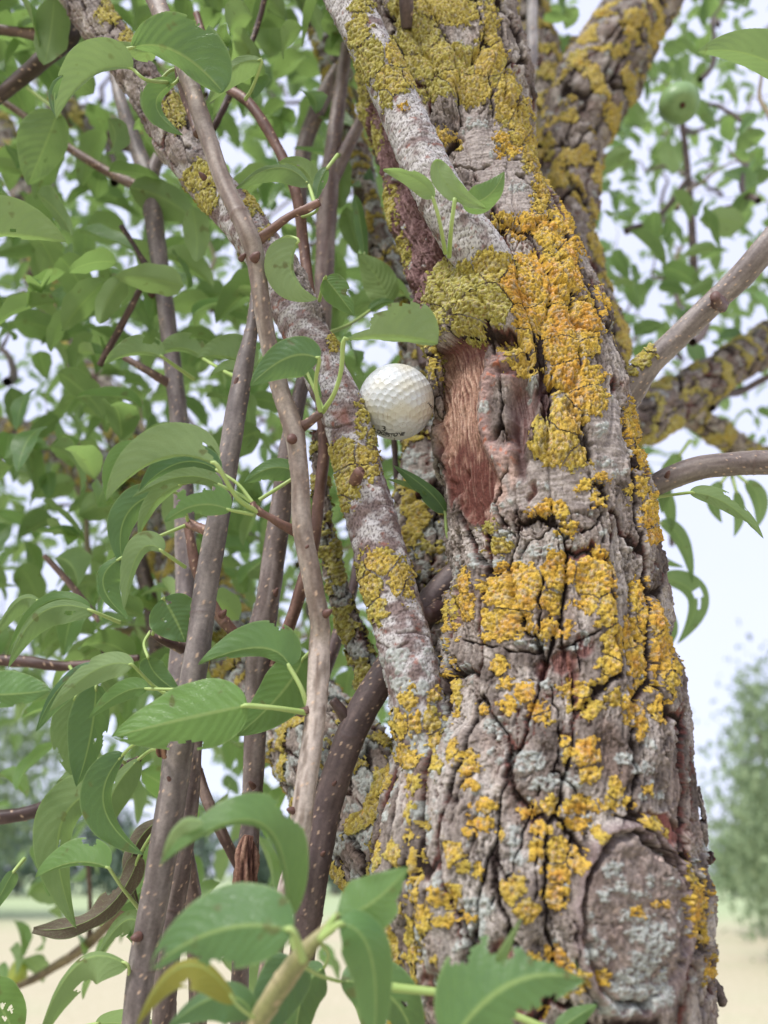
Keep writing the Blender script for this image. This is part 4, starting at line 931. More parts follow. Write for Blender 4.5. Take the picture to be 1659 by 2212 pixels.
for i, (l, c) in enumerate([
    ([(550, 522, .402, 26), (585, 498, .40, 20), (625, 468, .397, 16), (660, 452, .395, 18), (690, 436, .395, 16)], (RED, REDL)),
    ([(640, 1148, .388, 24), (612, 1135, .385, 20), (585, 1118, .383, 16), (552, 1100, .38, 18), (545, 1085, .38, 12)], (RED, REDL)),
    ([(645, 925, .398, 26), (668, 912, .393, 20), (692, 893, .39, 18)], (RED, BR)),
    ([(650, 1540, .372, 20), (668, 1532, .368, 16)], (RED, BR)),
    ([(455, 1150, .422, 24), (430, 1140, .425, 20), (408, 1132, .43, 22)], (RED, REDL)),
    ([(262, 488, .62, 12), (290, 530, .62, 10), (310, 565, .62, 14), (352, 622, .62, 16)], ((70, 52, 50), (90, 70, 66))),
    ([(312, 608, .60, 10), (285, 660, .60, 14), (250, 725, .60, 16), (215, 790, .60, 14)], ((90, 68, 64), (120, 96, 90))),
    ([(268, 772, .58, 14), (310, 795, .58, 16), (368, 830, .59, 20)], (BR, BRL)),
    ([(95, 1200, .6, 10), (150, 1260, .6, 14), (215, 1342, .6, 12)], (BR, BRL)),
    ([(-40, 1425, .55, 24), (60, 1430, .55, 24), (150, 1438, .55, 20), (300, 1420, .55, 14)], ((80, 56, 50), (110, 84, 76))),
    ([(325, 1365, .46, 14), (352, 1382, .46, 20), (395, 1400, .47, 26)], ((90, 66, 62), BRL)),
    ([(405, 1130, .46, 18), (425, 1230, .455, 24), (468, 1320, .45, 24), (510, 1372, .45, 22)], (RED, REDL)),
    ([(398, 1570, .47, 14), (425, 1660, .47, 22), (448, 1730, .465, 24), (480, 1800, .46, 24), (515, 1870, .46, 22)], ((96, 70, 64), BRL)),
    ([(575, -20, .58, 12), (555, 60, .58, 12), (520, 150, .57, 14), (480, 240, .56, 14), (450, 300, .56, 10)], ((70, 50, 46), (96, 74, 68))),
    ([(425, 1540, .43, 22), (412, 1690, .42, 42), (392, 1850, .412, 48), (375, 1960, .408, 46), (362, 2080, .40, 50), (350, 2260, .395, 50), (340, 2500, .395, 50)], ((112, 96, 92), (146, 130, 124))),
    ([(385, 1740, .47, 20), (405, 1860, .47, 34), (420, 1980, .465, 38), (425, 2100, .46, 36), (430, 2260, .455, 36)], ((100, 82, 76), BRL)),
    ([(385, 120, .45, 18), (392, 175, .45, 22), (415, 235, .45, 30), (430, 290, .44, 24)], (RED, BR)),
    ([(718, 1512, .40, 20), (740, 1540, .40, 26), (755, 1570, .40, 24)], ((84, 66, 62), (104, 84, 80))),
    ([(778, 1018, .392, 22), (770, 1034, .400, 26), (766, 1048, .412, 30)], ((110, 76, 68), (140, 104, 92))),
    ([(1545, 640, .432, 22), (1550, 650, .438, 28), (1556, 658, .448, 34)], ((96, 70, 66), (120, 92, 86))),
    ([(918, 1328, .405, 34), (935, 1325, .412, 40), (950, 1310, .42, 40)], ((100, 76, 72), (120, 96, 90))),
    ([(1148, -60, .80, 22), (1150, 60, .79, 24), (1146, 150, .78, 24), (1134, 225, .77, 14)], ((150, 142, 142), (190, 184, 184))),
    ([(880, -60, .50, 30), (878, 0, .50, 30), (880, 60, .51, 26)], ((96, 78, 76), (116, 98, 96))),
    ([(300, 1200, .8, 30), (330, 1330, .78, 34), (345, 1480, .76, 36)], ((90, 74, 70), (120, 104, 98))),
    ([(1440, 1000, 1.1, 14), (1446, 1090, 1.1, 12), (1452, 1180, 1.1, 10)], ((90, 74, 76), (110, 96, 98))),
    ([(890, 640, .60, 16), (905, 720, .59, 18), (915, 790, .58, 22)], ((100, 80, 80), (130, 110, 108))),
    ([(850, 930, .56, 12), (858, 1050, .56, 14), (862, 1180, .55, 14)], ((80, 64, 62), (100, 84, 80))),
    ([(1350, 500, 1.1, 16), (1420, 470, 1.1, 12), (1490, 380, 1.1, 10)], ((70, 56, 54), (90, 76, 72))),
    ([(1470, 230, 1.2, 12), (1490, 420, 1.2, 14), (1500, 600, 1.2, 18)], ((90, 76, 74), (110, 96, 94))),
    ([(110, 0, .62, 18), (160, 70, .6, 30), (90, 130, .6, 34), (20, 190, .6, 30), (-60, 250, .6, 30)], ((76, 60, 56), (110, 92, 84))),
    ([(-30, 60, .62, 20), (60, 72, .61, 22), (110, 78, .6, 30)], ((110, 84, 78), (130, 104, 96))),
    ([(40, 2130, .95, 14), (90, 2105, .95, 18), (190, 2040, .93, 22), (270, 1960, .9, 22), (400, 1880, .85, 26)], ((110, 94, 70), (140, 126, 90))),
    ([(190, 1860, .93, 8), (195, 1960, .93, 10), (192, 2035, .93, 12)], ((100, 80, 66), (120, 100, 84))),
    ([(-40, 1770, .52, 30), (50, 1758, .52, 30), (120, 1735, .52, 32), (200, 1690, .52, 26), (300, 1640, .5, 16)], ((66, 48, 46), (88, 68, 64))),
]):
    shoot('twig', l, 60 + i, c[0], c[1], 0.0009 if l[0][2] < .5 else 0.0014, nb=6, lump=0.12)
for bx, by, bd, ex, ey, w0 in [(302, 2022, .365, 282, 2028, 22), (700, 1328, .378, 716, 1318, 20), (632, 948, .388, 622, 952, 24), (478, 1330, .405, 488, 1318, 16), (636, 1752, .357, 620, 1748, 18), (512, 842, .447, 512, 815, 20), (592, 1290, .468, 600, 1270, 14), (520, 560, .40, 530, 548, 14),
                             (442, 385, .408, 430, 372, 14), (548, 560, .395, 560, 545, 22), (655, 1190, .382, 666, 1178, 14), (1440, 1030, .442, 1446, 1016, 12), (1405, 1078, .45, 1420, 1086, 18), (715, 1700, .388, 726, 1688, 14), (690, 1850, .378, 702, 1840, 14), (372, 1690, .378, 362, 1678, 14), (330, 640, .62, 320, 628, 16), (560, 1560, .448, 570, 1546, 16), (548, 1700, .436, 538, 1688, 14)]:
    tube('bud', [list(P(bx, by, bd)) + [w0 / 2 / FPX * bd], list(P((bx + ex) / 2, (by + ey) / 2, bd - .002)) + [w0 * .42 / FPX * bd], list(P(ex, ey, bd - .003)) + [w0 * .16 / FPX * bd]], M_SHOOT, TREE, 10, col=lin(98, 70, 62), ds=.0006)
shoot('twig', [(400, 2480, .28, 46), (490, 2320, .272, 46), (560, 2200, .266, 44), (632, 2090, .262, 46), (668, 2045, .261, 36), (700, 2010, .262, 22), (732, 1975, .262, 14)], 97, (150, 150, 98), (184, 170, 130), 0.0011, nb=6, lump=.1)
# frayed brown bark hanging on two shoots
for fx, fy, fd, fw, fl in [(532, 1880, .418, 52, 150), (352, 1590, .372, 22, 90)]:
    woody('frayed_bark', WL([(fx + 4, fy - fl / 2, fd, fw * .35), (fx, fy - fl / 4, fd - .002, fw * .8), (fx - 3, fy + fl / 6, fd - .003, fw), (fx - 2, fy + fl / 2.4, fd - .001, fw * .9), (fx, fy + fl / 2, fd + .004, fw * .4)]),
          lambda s, v, px, py, seed=1: (lambda f: (0.0016 * f, 0 * s, mixc(mixc(np.tile(lin(112, 80, 68), (len(s), 1)), lin(160, 126, 108), sst(0, .5, f)), lin(60, 38, 34), sst(0, .5, -f)), s * 0 + 1, s * 0))(fbm(s / .0022, v / .02, 5, 3)), 0.0007, M_BARK, TREE, (), seed=4, lump=.1, nback=10)

# ------------------------------------------------------------------ leaves one can tell apart
L = leaf
U_, D_ = 'u', 'l'
# upper left
L((288, 150), (198, 162), (122, 258), 10, 64, -60, 8, D_, .40, tint=.75, pet=[(315, 172, .40), (362, 178, .43)], wave=.02)
L((135, 165), (112, 205), (124, 258), 14, 8, 10, 20, U_, .405, tint=.3, pet=False)
L((282, 104), (378, 112), (481, 199), 88, 32, 8, 25, U_, .41, tint=.5, pet=[(262, 108, .42)], rev=True)
L((335, 110), (300, 112), (255, 90), 22, 22, 30, 10, D_, .43, tint=.8)
L((566, 132), (500, 148), (445, 226), 38, 16, 15, 35, D_, .43, tint=.7, pet=[(545, 190, .44), (530, 215, .45)])
L((380, 178), (338, 228), (396, 292), 12, 34, 20, 8, U_, .43, tint=.55, pet=[(388, 168, .44)])
L((345, 175), (322, 215), (335, 272), 20, 22, 15, 15, D_, .45, tint=.5)
L((126, 242), (95, 320), (60, 400), 44, 62, 10, 8, D_, .58, tint=.35, bites=[(.62, .35, .10)], pet=[(60, 190, .60)])
L((-90, 505), (30, 508), (143, 522), 86, 14, 6, 60, D_, .40, tint=.75)
L((668, 402), (600, 362), (505, 410), 34, 12, 10, 30, D_, .42, tint=.25, pet=[(680, 440, .40)])
L((682, 418), (655, 365), (600, 352), 20, 26, 20, 20, D_, .46, tint=.5)
L((708, 362), (690, 395), (684, 432), 16, 16, 20, 20, U_, .43, tint=.4)
# small pair in front of the upper branch
L((936, 430), (900, 388), (828, 366), 26, 16, 25, 5, D_, .375, tint=.85, curl=.3, pet=[(950, 480, .38), (962, 547, .40)], pw=8)
L((945, 345), (972, 405), (1050, 450), 26, 24, 10, 10, D_, .385, tint=.95, pet=False, curl=.25, wave=.08)
L((1000, 438), (1052, 425), (1090, 370), 36, 30, 5, 20, U_, .395, tint=.55, pet=False)
L((983, 428), (990, 432), (1002, 440), 5, 5, 10, 10, D_, .384, tint=.9, pet=[(975, 490, .388), (970, 555, .405)], pw=9)
L((645, 518), (632, 590), (686, 646), 6, 62, 30, 5, D_, .395, tint=.9, pet=[(615, 512, .40), (580, 545, .40)])
L((702, 600), (728, 632), (765, 682), 34, 34, 12, 20, U_, .42, tint=.2, pet=[(690, 650, .44)])
L((838, 655), (815, 600), (772, 548), 40, 40, 5, 10, D_, .56, tint=.8)
L((798, 672), (822, 656), (852, 652), 14, 12, 20, 20, U_, .55, tint=.3)
L((742, 736), (838, 726), (946, 742), 92, 14, 4, 40, D_, .375, tint=.85, rev=True, pw=10, wave=.05,
  bites=[(.14, .85, .56), (.34, .98, .38), (.50, 1.04, .30), (.63, 1.08, .24), (.72, 1.1, .22)], pet=[(737, 800, .38), (722, 850, .385), (697, 890, .395)])
L((790, 560), (775, 460), (765, 420), 16, 14, 20, 20, U_, .6, tint=.2)
L((805, 480), (795, 420), (800, 360), 24, 24, 20, 20, U_, .7, tint=.15)
# middle left
L((690, 776), (622, 772), (540, 834), 52, 44, 8, 15, U_, .375, tint=.7, pet=[(682, 830, .385), (692, 890, .39)], pw=9)
L((655, 785), (672, 815), (695, 860), 14, 14, 20, 20, U_, .40, tint=.35, pet=[(700, 890, .395)])
L((352, 772), (295, 762), (226, 786), 8, 42, 40, 10, D_, .50, tint=.55, pet=[(420, 820, .52)], bites=[(.28, -.8, .28)])
L((545, 800), (492, 772), (425, 774), 8, 58, 40, 8, D_, .50, tint=.5, pet=[(510, 860, .47)])
L((440, 775), (390, 752), (340, 770), 10, 38, 30, 10, D_, .54, tint=.45)
L((545, 820), (500, 800), (455, 812), 8, 26, 40, 20, D_, .49, tint=.35, pet=[(515, 855, .46)])
L((470, 1006), (348, 992), (229, 1082), 8, 78, 70, 6, D_, .365, tint=.8, pet=[(512, 1075, .37), (556, 1106, .38)], wave=.02, pw=10, bites=[(.05, -.5, .2)])
L((300, 962), (250, 1000), (232, 1085), 6, 26, 10, 12, U_, .37, tint=.45, pet=False)
L((475, 1020), (390, 1000), (300, 1062), 14, 44, 20, 10, U_, .385, tint=.2)
L((480, 1050), (392, 1030), (285, 1075), 18, 26, 20, 20, D_, .39, tint=.5)
L((498, 1102), (425, 1092), (356, 1128), 26, 52, 15, 8, U_, .37, tint=.8, bites=[(.45, -.95, .38), (.82, -.8, .3), (.62, .9, .3)], pet=[(548, 1112, .378)])
L((645, 1025), (590, 1010), (525, 1045), 34, 22, 15, 15, U_, .40, tint=.5, pet=[(560, 1080, .40)])
L((358, 1062), (272, 1115), (268, 1228), 30, 40, 15, 12, U_, .40, tint=.28)
L((395, 1045), (335, 1085), (300, 1160), 14, 26, 30, 10, D_, .395, tint=.6)
L((352, 1192), (300, 1195), (268, 1320), 14, 36, 15, 12, D_, .38, tint=.65, pet=[(400, 1225, .40)])
L((262, 1205), (222, 1262), (278, 1338), 42, 18, 8, 30, U_, .40, tint=.15)
L((352, 1292), (380, 1340), (400, 1388), 58, 58, 8, 10, U_, .41, tint=.35, bites=[(.35, -.45, .07), (.42, -.38, .06), (.12, .1, .12)], pet=[(345, 1330, .42), (330, 1370, .44)])
L((205, 1322), (92, 1322), (18, 1442), 44, 14, 8, 25, D_, .42, tint=.35, bites=[(.22, .45, .13)], pet=[(260, 1345, .43)])
L((195, 1312), (95, 1305), (14, 1420), 6, 18, 30, 10, U_, .425, tint=.2, pet=False)
L((85, 1300), (35, 1302), (-20, 1390), 32, 8, 12, 30, D_, .45, tint=.55)
L((-70, 1500), (25, 1500), (111, 1490), 56, 30, 10, 15, U_, .36, tint=.8)
L((288, 1438), (205, 1448), (105, 1538), 34, 30, 10, 18, D_, .385, tint=.75, pet=[(330, 1480, .40), (360, 1500, .40)])
L((215, 1432), (135, 1478), (78, 1580), 44, 14, 15, 30, U_, .40, tint=.25)
L((208, 1480), (196, 1590), (165, 1700), 36, 56, 15, 12, U_, .42, tint=.2)
L((318, 1488), (262, 1498), (192, 1552), 22, 28, 15, 10, U_, .40, tint=.65)
L((320, 1420), (340, 1460), (395, 1500), 30, 30, 15, 20, U_, .44, tint=.15)
L((535, 1524), (402, 1552), (240, 1592), 78, 82, 8, 12, U_, .355, tint=.95, pet=[(600, 1530, .36), (665, 1540, .37)], pw=11, wave=.025, bites=[(.55, .93, .26), (.98, .4, .2)])
L((626, 1442), (560, 1400), (428, 1436), 22, 66, 20, 8, U_, .375, tint=.65, pet=[(650, 1485, .372), (665, 1528, .372)], pw=10, bites=[(.36, -.95, .13), (.92, .7, .25)])
L((655, 1422), (605, 1500), (512, 1590), 66, 56, 10, 8, U_, .40, tint=.45, pet=[(680, 1400, .40)])
L((268, 1628), (225, 1740), (310, 1846), 20, 52, 25, 8, U_, .39, tint=.15)
L((215, 1640), (180, 1660), (120, 1690), 40, 22, 20, 20, D_, .46, tint=.3)
L((300, 1640), (240, 1720), (235, 1800), 44, 20, 10, 30, D_, .42, tint=.4)
L((240, 1700), (130, 1790), (165, 2005), 34, 62, 20, 8, D_, .43, tint=.35, bites=[(.62, .1, .10)])
L((165, 1500), (150, 1600), (195, 1700), 20, 40, 20, 10, D_, .44, tint=.25)
L((236, 1876), (160, 1864), (76, 1896), 8, 54, 30, 8, U_, .38, tint=.8, pet=[(262, 1915, .385), (302, 1965, .395)])
L((330, 2085), (285, 1985), (205, 2078), 40, 22, 15, 20, D_, .44, tint=.45)
L((255, 1960), (300, 1930), (340, 1880), 26, 26, 20, 20, U_, .46, tint=.5)
L((278, 2088), (165, 2085), (75, 2270), 62, 10, 10, 40, D_, .36, tint=.55, pet=[(280, 2150, .37)])
L((30, 1882), (8, 1920), (-25, 1985), 20, 14, 15, 20, U_, .40, tint=.15)
L((-40, 2120), (10, 2190), (40, 2260), 50, 50, 15, 20, U_, .40, tint=.25, bites=[(.5, .3, .1), (.4, .1, .09), (.55, -.1, .08)])
L((205, 2212), (300, 2215), (400, 2250), 30, 30, 20, 20, D_, .40, tint=.3)
# near the lens, soft
L((622, 1985), (560, 1778), (345, 1868), 14, 66, 40, 10, U_, .275, dt=.26, tint=.5, pet=[(640, 2060, .27)], pw=12, wave=.02)
L((440, 1778), (385, 1785), (346, 1872), 26, 8, 10, 20, D_, .262, tint=.8, pet=False)
L((634, 2012), (478, 2008), (322, 2095), 86, 94, 10, 12, U_, .245, tint=.92, pet=[(655, 2075, .25)], pw=15, bites=[(.82, .75, .32), (.55, .98, .22), (.99, -.3, .3)], wave=.02)
L((728, 1976), (800, 1952), (884, 1872), 64, 66, 8, 12, U_, .262, tint=.88, pet=[(690, 2030, .26)], pw=13, bites=[(.9, -.9, .4)])
L((732, 1995), (805, 2080), (798, 2330), 52, 62, 20, 10, U_, .255, tint=.95, pet=[(690, 2030, .257)], pw=13)
L((640, 2075), (600, 2150), (520, 2290), 60, 64, 15, 15, U_, .30, tint=.1)
L((700, 2090), (650, 2160), (640, 2300), 50, 40, 15, 30, U_, .32, tint=.1)
L((735, 2120), (850, 2160), (905, 2300), 66, 60, 15, 15, U_, .30, tint=.25)
L((510, 2168), (400, 2085), (292, 2220), 50, 14, 8, 25, D_, .255, tint=.5, mat=M_LEAF_OLIVE, label='yellowing leaf', bites=[(.5, .8, .2)])
L((550, 2200), (480, 2150), (360, 2220), 60, 30, 12, 20, U_, .265, tint=.3)
L((970, 2260), (1105, 2125), (1262, 2118), 128, 106, 8, 12, U_, .25, tint=.45, pet=[(930, 2330, .26)], pw=14,
  bites=[(.74, .85, .55), (.52, .5, .12), (.36, 1.0, .25), (.5, -.85, .30), (.72, -.95, .3), (.97, .6, .3)], wave=.02)
L((930, 2330), (1020, 2160), (1130, 1975), 8, 34, 15, 25, D_, .26, tint=.6, pet=False)
L((1200, 2230), (1240, 2200), (1290, 2170), 24, 24, 30, 20, U_, .29, tint=.3, pet=[(1010, 2156, .29), (842, 2132, .288)], pw=15)
# right-hand side
L((1770, 235), (1650, 130), (1504, 113), 30, 62, 20, 6, D_, .38, tint=.6, wave=.015)
L((1490, 1064), (1572, 1090), (1650, 1164), 26, 18, 20, 10, D_, .44, tint=.7, pet=[(1445, 1070, .45), (1408, 1075, .455)], bites=[(.55, .9, .3), (.82, -.8, .3)])
L((962, 1108), (925, 1060), (850, 1005), 26, 16, 10, 20, U_, .43, tint=.15, pet=[(965, 1150, .425), (978, 1196, .425)])
L((960, 1110), (905, 1062), (835, 1035), 8, 12, 20, 10, D_, .435, tint=.6, pet=False, bites=[(.5, .8, .4)])
for q in [((1425, 1130), (1470, 1165), (1496, 1260), 20, 16), ((1420, 1250), (1500, 1290), (1462, 1392), 34, 18), ((1415, 1200), (1440, 1215), (1478, 1225), 10, 8), ((1560, 1040), (1540, 1080), (1560, 1130), 18, 16),
          ((1610, 1040), (1640, 1080), (1635, 1140), 20, 18), ((1440, 1320), (1450, 1360), (1440, 1400), 16, 14), ((1470, 980), (1440, 1040), (1430, 1110), 20, 22), ((1395, 1020), (1440, 1080), (1450, 1150), 18, 20), ((1590, 1060), (1600, 1110), (1585, 1160), 10, 16)]:
    L(q[0], q[1], q[2], q[3], q[4], 12, 15, D_, .72, tint=.35, hi=False, bites=[(.5, .3, .25)] if q[3] > 30 else ())

# pears
def pear(x, y, d, hpx, mat, tilt, yellow=False, label=None):
    hh = hpx / 2 / FPX * d
    n, k = 28, 24
    u = np.linspace(0, math.pi, n)
    prof = np.sin(u) ** 0.9 * (0.92 - 0.20 * np.cos(u)) * 0.86
    z = np.cos(u); z = np.where(z < -0.93, -0.93 + (-0.93 - z) * 0.6, z)
    prof = np.maximum(prof, 0.015)
    a = np.linspace(0, 2 * math.pi, k, endpoint=False)
    V = np.stack([np.outer(prof, np.cos(a)), np.outer(prof, np.sin(a)), np.repeat(z[:, None], k, 1)], -1).reshape(-1, 3) * hh
    V *= (1 + 0.03 * noise2(V[:, 0] / hh * 2 + 3, V[:, 2] / hh * 2, 5))[:, None]
    c, s_ = math.cos(tilt[0]), math.sin(tilt[0]); Rx = np.array([[1, 0, 0], [0, c, -s_], [0, s_, c]])
    c, s_ = math.cos(tilt[1]), math.sin(tilt[1]); Ry = np.array([[c, 0, s_], [0, 1, 0], [-s_, 0, c]])
    Rm = Ry @ Rx
    ctr = P(x, y, d)
    i, j = np.meshgrid(np.arange(n - 1), np.arange(k), indexing='ij'); j2 = (j + 1) % k
    F = np.stack([i * k + j, (i + 1) * k + j, (i + 1) * k + j2, i * k + j2], -1).reshape(-1, 4)
    o = mesh_from('pear', V @ Rm.T + ctr, F, mat, TREE)
    if label: o['label'] = label
    b = np.array([0, 0, -1.0]) @ Rm.T; tp = np.array([0, 0, 1.0]) @ Rm.T
    pts = []
    for q, r in ((0.90, .10), (0.955, .11), (0.985, .06)):
        pts.append(list(ctr + b * hh * q) + [hh * r])
    tube('calyx', pts, M_CALYX, o, 10, ds=hh * .03)
    tube('stalk', [list(ctr + tp * hh * .95) + [hh * .06], list(ctr + tp * hh * 1.3 + np.array([.002, .004, .004])) + [hh * .05], list(ctr + tp * hh * 1.9 + np.array([.0, .012, .012])) + [hh * .07]], M_PETIOLE, o, 8)
pear(1464, 222, .82, 104, M_PEAR, (-0.55, 0.12), label='green pear')
pear(38, 2100, .97, 50, M_PEAR_Y, (-0.3, -0.25), label='yellowish pear')

# dead curled leaf
def dead_leaf():
    o = leaf((300, 1850), (215, 1975), (72, 2008), 30, 34, 62, 62, 'l', .44, tint=.3, pet=[(330, 1800, .44), (395, 1720, .43)], mat=M_DEAD, wave=.12, curl=.4, label='dead curled leaf')
dead_leaf()
L((345, 1770), (285, 1850), (300, 1960), 34, 30, 40, 40, D_, .45, tint=.2, mat=M_DEAD, wave=.1, label='dead leaf', pet=False)

# ------------------------------------------------------------------ foliage behind, past counting
def foliage(name, pts, parent, mat, size=(0.055, 0.085), nu=9, nv=5, down=1.0, seed=1, kind='stuff', wr=(0.42, 0.58), tint=(0.2, 1.0)):
    rg = np.random.default_rng(seed)
    S, T, F = leaf_grid(nu, nv)
    n = len(pts)
    length = rg.uniform(size[0], size[1], n); wid = length * rg.uniform(wr[0], wr[1], n) * .5
    yaw = rg.uniform(0, 2 * math.pi, n); drop = rg.uniform(-0.2, 1.25, n) * down; bend = rg.uniform(0.3, 1.3, n); fold = rg.uniform(0.1, 0.7, n); roll = rg.normal(0, 0.6, n)
    s = S[None]; t = T[None]
    ang = drop[:, None] + bend[:, None] * (s - 0.3)
    # midrib by integrating the bend
    ss = np.linspace(0, 1, nu); an = drop[:, None] + bend[:, None] * (ss[None] - 0.3)
    dx = np.cos(an); dz = -np.sin(an)
    X = np.concatenate([np.zeros((n, 1)), np.cumsum((dx[:, 1:] + dx[:, :-1]) / 2, 1)], 1) / (nu - 1)
    Z = np.concatenate([np.zeros((n, 1)), np.cumsum((dz[:, 1:] + dz[:, :-1]) / 2, 1)], 1) / (nu - 1)
    X = np.repeat(X, nv, 1) * length[:, None]; Z = np.repeat(Z, nv, 1) * length[:, None]
    w_ = wprof(S)[None] * wid[:, None] * (1 + 0.06 * np.sin(S * 19 + T * 3))[None]
    yl = w_ * T[None] * np.cos(fold)[:, None]; up = w_ * np.abs(T)[None] * np.sin(fold)[:, None]
    up = up + 0.05 * length[:, None] * np.sin(s * 9 + yaw[:, None] * 5) * t ** 2 * 0.5
    # across direction rolled about the midrib
    nx = np.sin(ang); nzv = np.cos(ang)
    cr, sr = np.cos(roll)[:, None], np.sin(roll)[:, None]
    yy = yl * cr - up * sr; uu = yl * sr + up * cr
    lx = X + uu * nx; lz = Z + uu * nzv; ly = yy
    c, s2 = np.cos(yaw)[:, None], np.sin(yaw)[:, None]
    V = np.stack([lx * c - ly * s2, lx * s2 + ly * c, lz], -1) + pts[:, None, :]
    k = nu * nv
    Fall = (F[None, :, :] + (np.arange(n) * k)[:, None, None]).reshape(-1, 4)
    uv = np.tile(np.stack([S, T], 1), (n, 1))
    tn = np.repeat(rg.uniform(tint[0], tint[1], n), k)
    o = mesh_from(name, V.reshape(-1, 3), Fall, mat, parent, uv=uv, tint=tn)
    if kind: o['kind'] = kind
    return o

def crown_points(n, dmin, dmax, dens, seed, pw=1.6, rng_px=(-1100, 2700, -900, 2500), clump=0.6):
    rg = np.random.default_rng(seed)
    d = dmin + (dmax - dmin) * rg.uniform(0, 1, n * 3) ** (1 / pw)
    x = rg.uniform(rng_px[0], rng_px[1], n * 3); y = rg.uniform(rng_px[2], rng_px[3], n * 3)
    p = CAM + RGT * ((x - CX) / FPX * d)[:, None] + UPV * ((CY - y) / FPX * d)[:, None] + FWD * d[:, None]
    keep = rg.uniform(0, 1, n * 3) < np.array([dens(a, b) for a, b in zip(x, y)])
    cl = noise2(p[:, 0] / .16, p[:, 2] / .16 + p[:, 1] / .2, seed) + 0.15
    keep &= cl > rg.uniform(-.35, .35, n * 3) + (clump - .7)
    keep &= (p[:, 2] > 0.9)
    # clear of the trunk, the ball and the pears
    ux, uy = proj(p); keep &= ~((np.hypot(ux - 1464, uy - 222) < 105) & (((p - CAM) @ FWD) < 1.0))
    p = p[keep]
    return p

def dens_far(x, y):
    if x < 900:
        a = 1.0
        if y > 1500: a = max(0.0, 1 - (y - 1500) / 420) * (0.25 + 0.75 * min(1, max(0, x) / 350))
        if x > 560 and y > 1500: a = max(a, 0.45 if y < 1750 else 0.1)
        return a
    a = 0.85
    lim = 1080 if x < 1500 else 1040
    if y > 620: a *= max(0.0, 1 - (y - 620) / (lim - 620)) ** 0.5 if y < lim else 0
    if x > 1560 and y < 90: a *= .5
    return a
def dens_near(x, y):
    if x < 760:
        a = 0.9 if y < 1500 else 0.55 if y < 1750 else 0.12
        if x < 110 and y > 1500: a = 0.1
        return a
    if 760 <= x < 960: return 0.25
    return 0.0
pn = crown_points(1500, .56, .95, dens_near, 5, 1.3, (-700, 2300, -700, 2100), .4)
foliage('foliage', pn, TREE, M_LEAF, (0.036, 0.062), 13, 7, 1.0, 3, tint=(-.3, 1.1))
pf = crown_points(15500, .85, 2.6, dens_far, 9, 1.6, (-900, 2500, -800, 2100), .95)
foliage('foliage', pf, TREE, M_LEAF, (0.040, 0.068), 8, 5, 1.0, 4, tint=(-0.3, 1.4), wr=(.42, .6))
# a few leaves along the lowest twig
tw = np.array([P(x, y, d) for x, y, d in [(60, 1930, .95), (120, 1960, .95), (30, 1990, .95), (180, 1900, .94), (100, 2030, .95), (150, 2010, .95), (250, 1900, .93), (20, 2050, .96), (330, 1900, .93), (300, 1840, .93), (210, 1980, .95), (60, 2070, .96), (230, 1830, .94), (140, 1880, .94), (360, 1960, .9), (400, 1930, .9), (340, 2000, .9), (440, 1990, .9)]])
foliage('foliage', tw, TREE, M_LEAF, (0.045, 0.065), 11, 7, .7, 6, tint=(.5, 1))

# thin dark twigs carrying the far leaves
def far_twigs():
    rg = np.random.default_rng(77); k = 0; VV = []; FF = []; CC = []; nvt = 0
    while k < 260:
        x, y = rg.uniform(-500, 2000), rg.uniform(-400, 1550)
        if dens_far(x, y) < .5: continue
        d = rg.uniform(.8, 2.3); ang = rg.uniform(-2.8, -0.3); ln = rg.uniform(120, 420) / d ** .5; r0 = rg.uniform(.002, .006)
        q = np.linspace(0, 1, 14)
        c = np.array([P(x + math.cos(ang) * ln * a + 14 * math.sin(a * 9 + k), y + math.sin(ang) * ln * a + 60 * a * a + 10 * math.sin(a * 13 + k * 2), d + .2 * a) for a in q])
        r = r0 * (1.15 - q) * (1 + .25 * (np.sin(q * 40 + k) > .7))
        T = np.gradient(c, axis=0); T /= np.linalg.norm(T, axis=1)[:, None]
        A_ = np.cross(T, [0.3, 1, .2]); A_ /= np.linalg.norm(A_, axis=1)[:, None]; B_ = np.cross(T, A_)
        a6 = np.linspace(0, 2 * math.pi, 6, endpoint=False)
        V = (c[:, None] + (np.cos(a6)[None, :, None] * A_[:, None] + np.sin(a6)[None, :, None] * B_[:, None]) * r[:, None, None]).reshape(-1, 3)
        i, j = np.meshgrid(np.arange(13), np.arange(6), indexing='ij'); j2 = (j + 1) % 6
        FF.append(np.stack([i * 6 + j, i * 6 + j2, (i + 1) * 6 + j2, (i + 1) * 6 + j], -1).reshape(-1, 4) + nvt); VV.append(V); nvt += len(V)
        CC.append(np.tile(lin(*[(112, 96, 92), (84, 68, 64), (126, 112, 84)][k % 3]), (len(V), 1))); k += 1
    o = mesh_from('twigs', np.vstack(VV), np.vstack(FF), M_SHOOT, TREE, col=np.vstack(CC)); o['kind'] = 'stuff'
far_twigs()

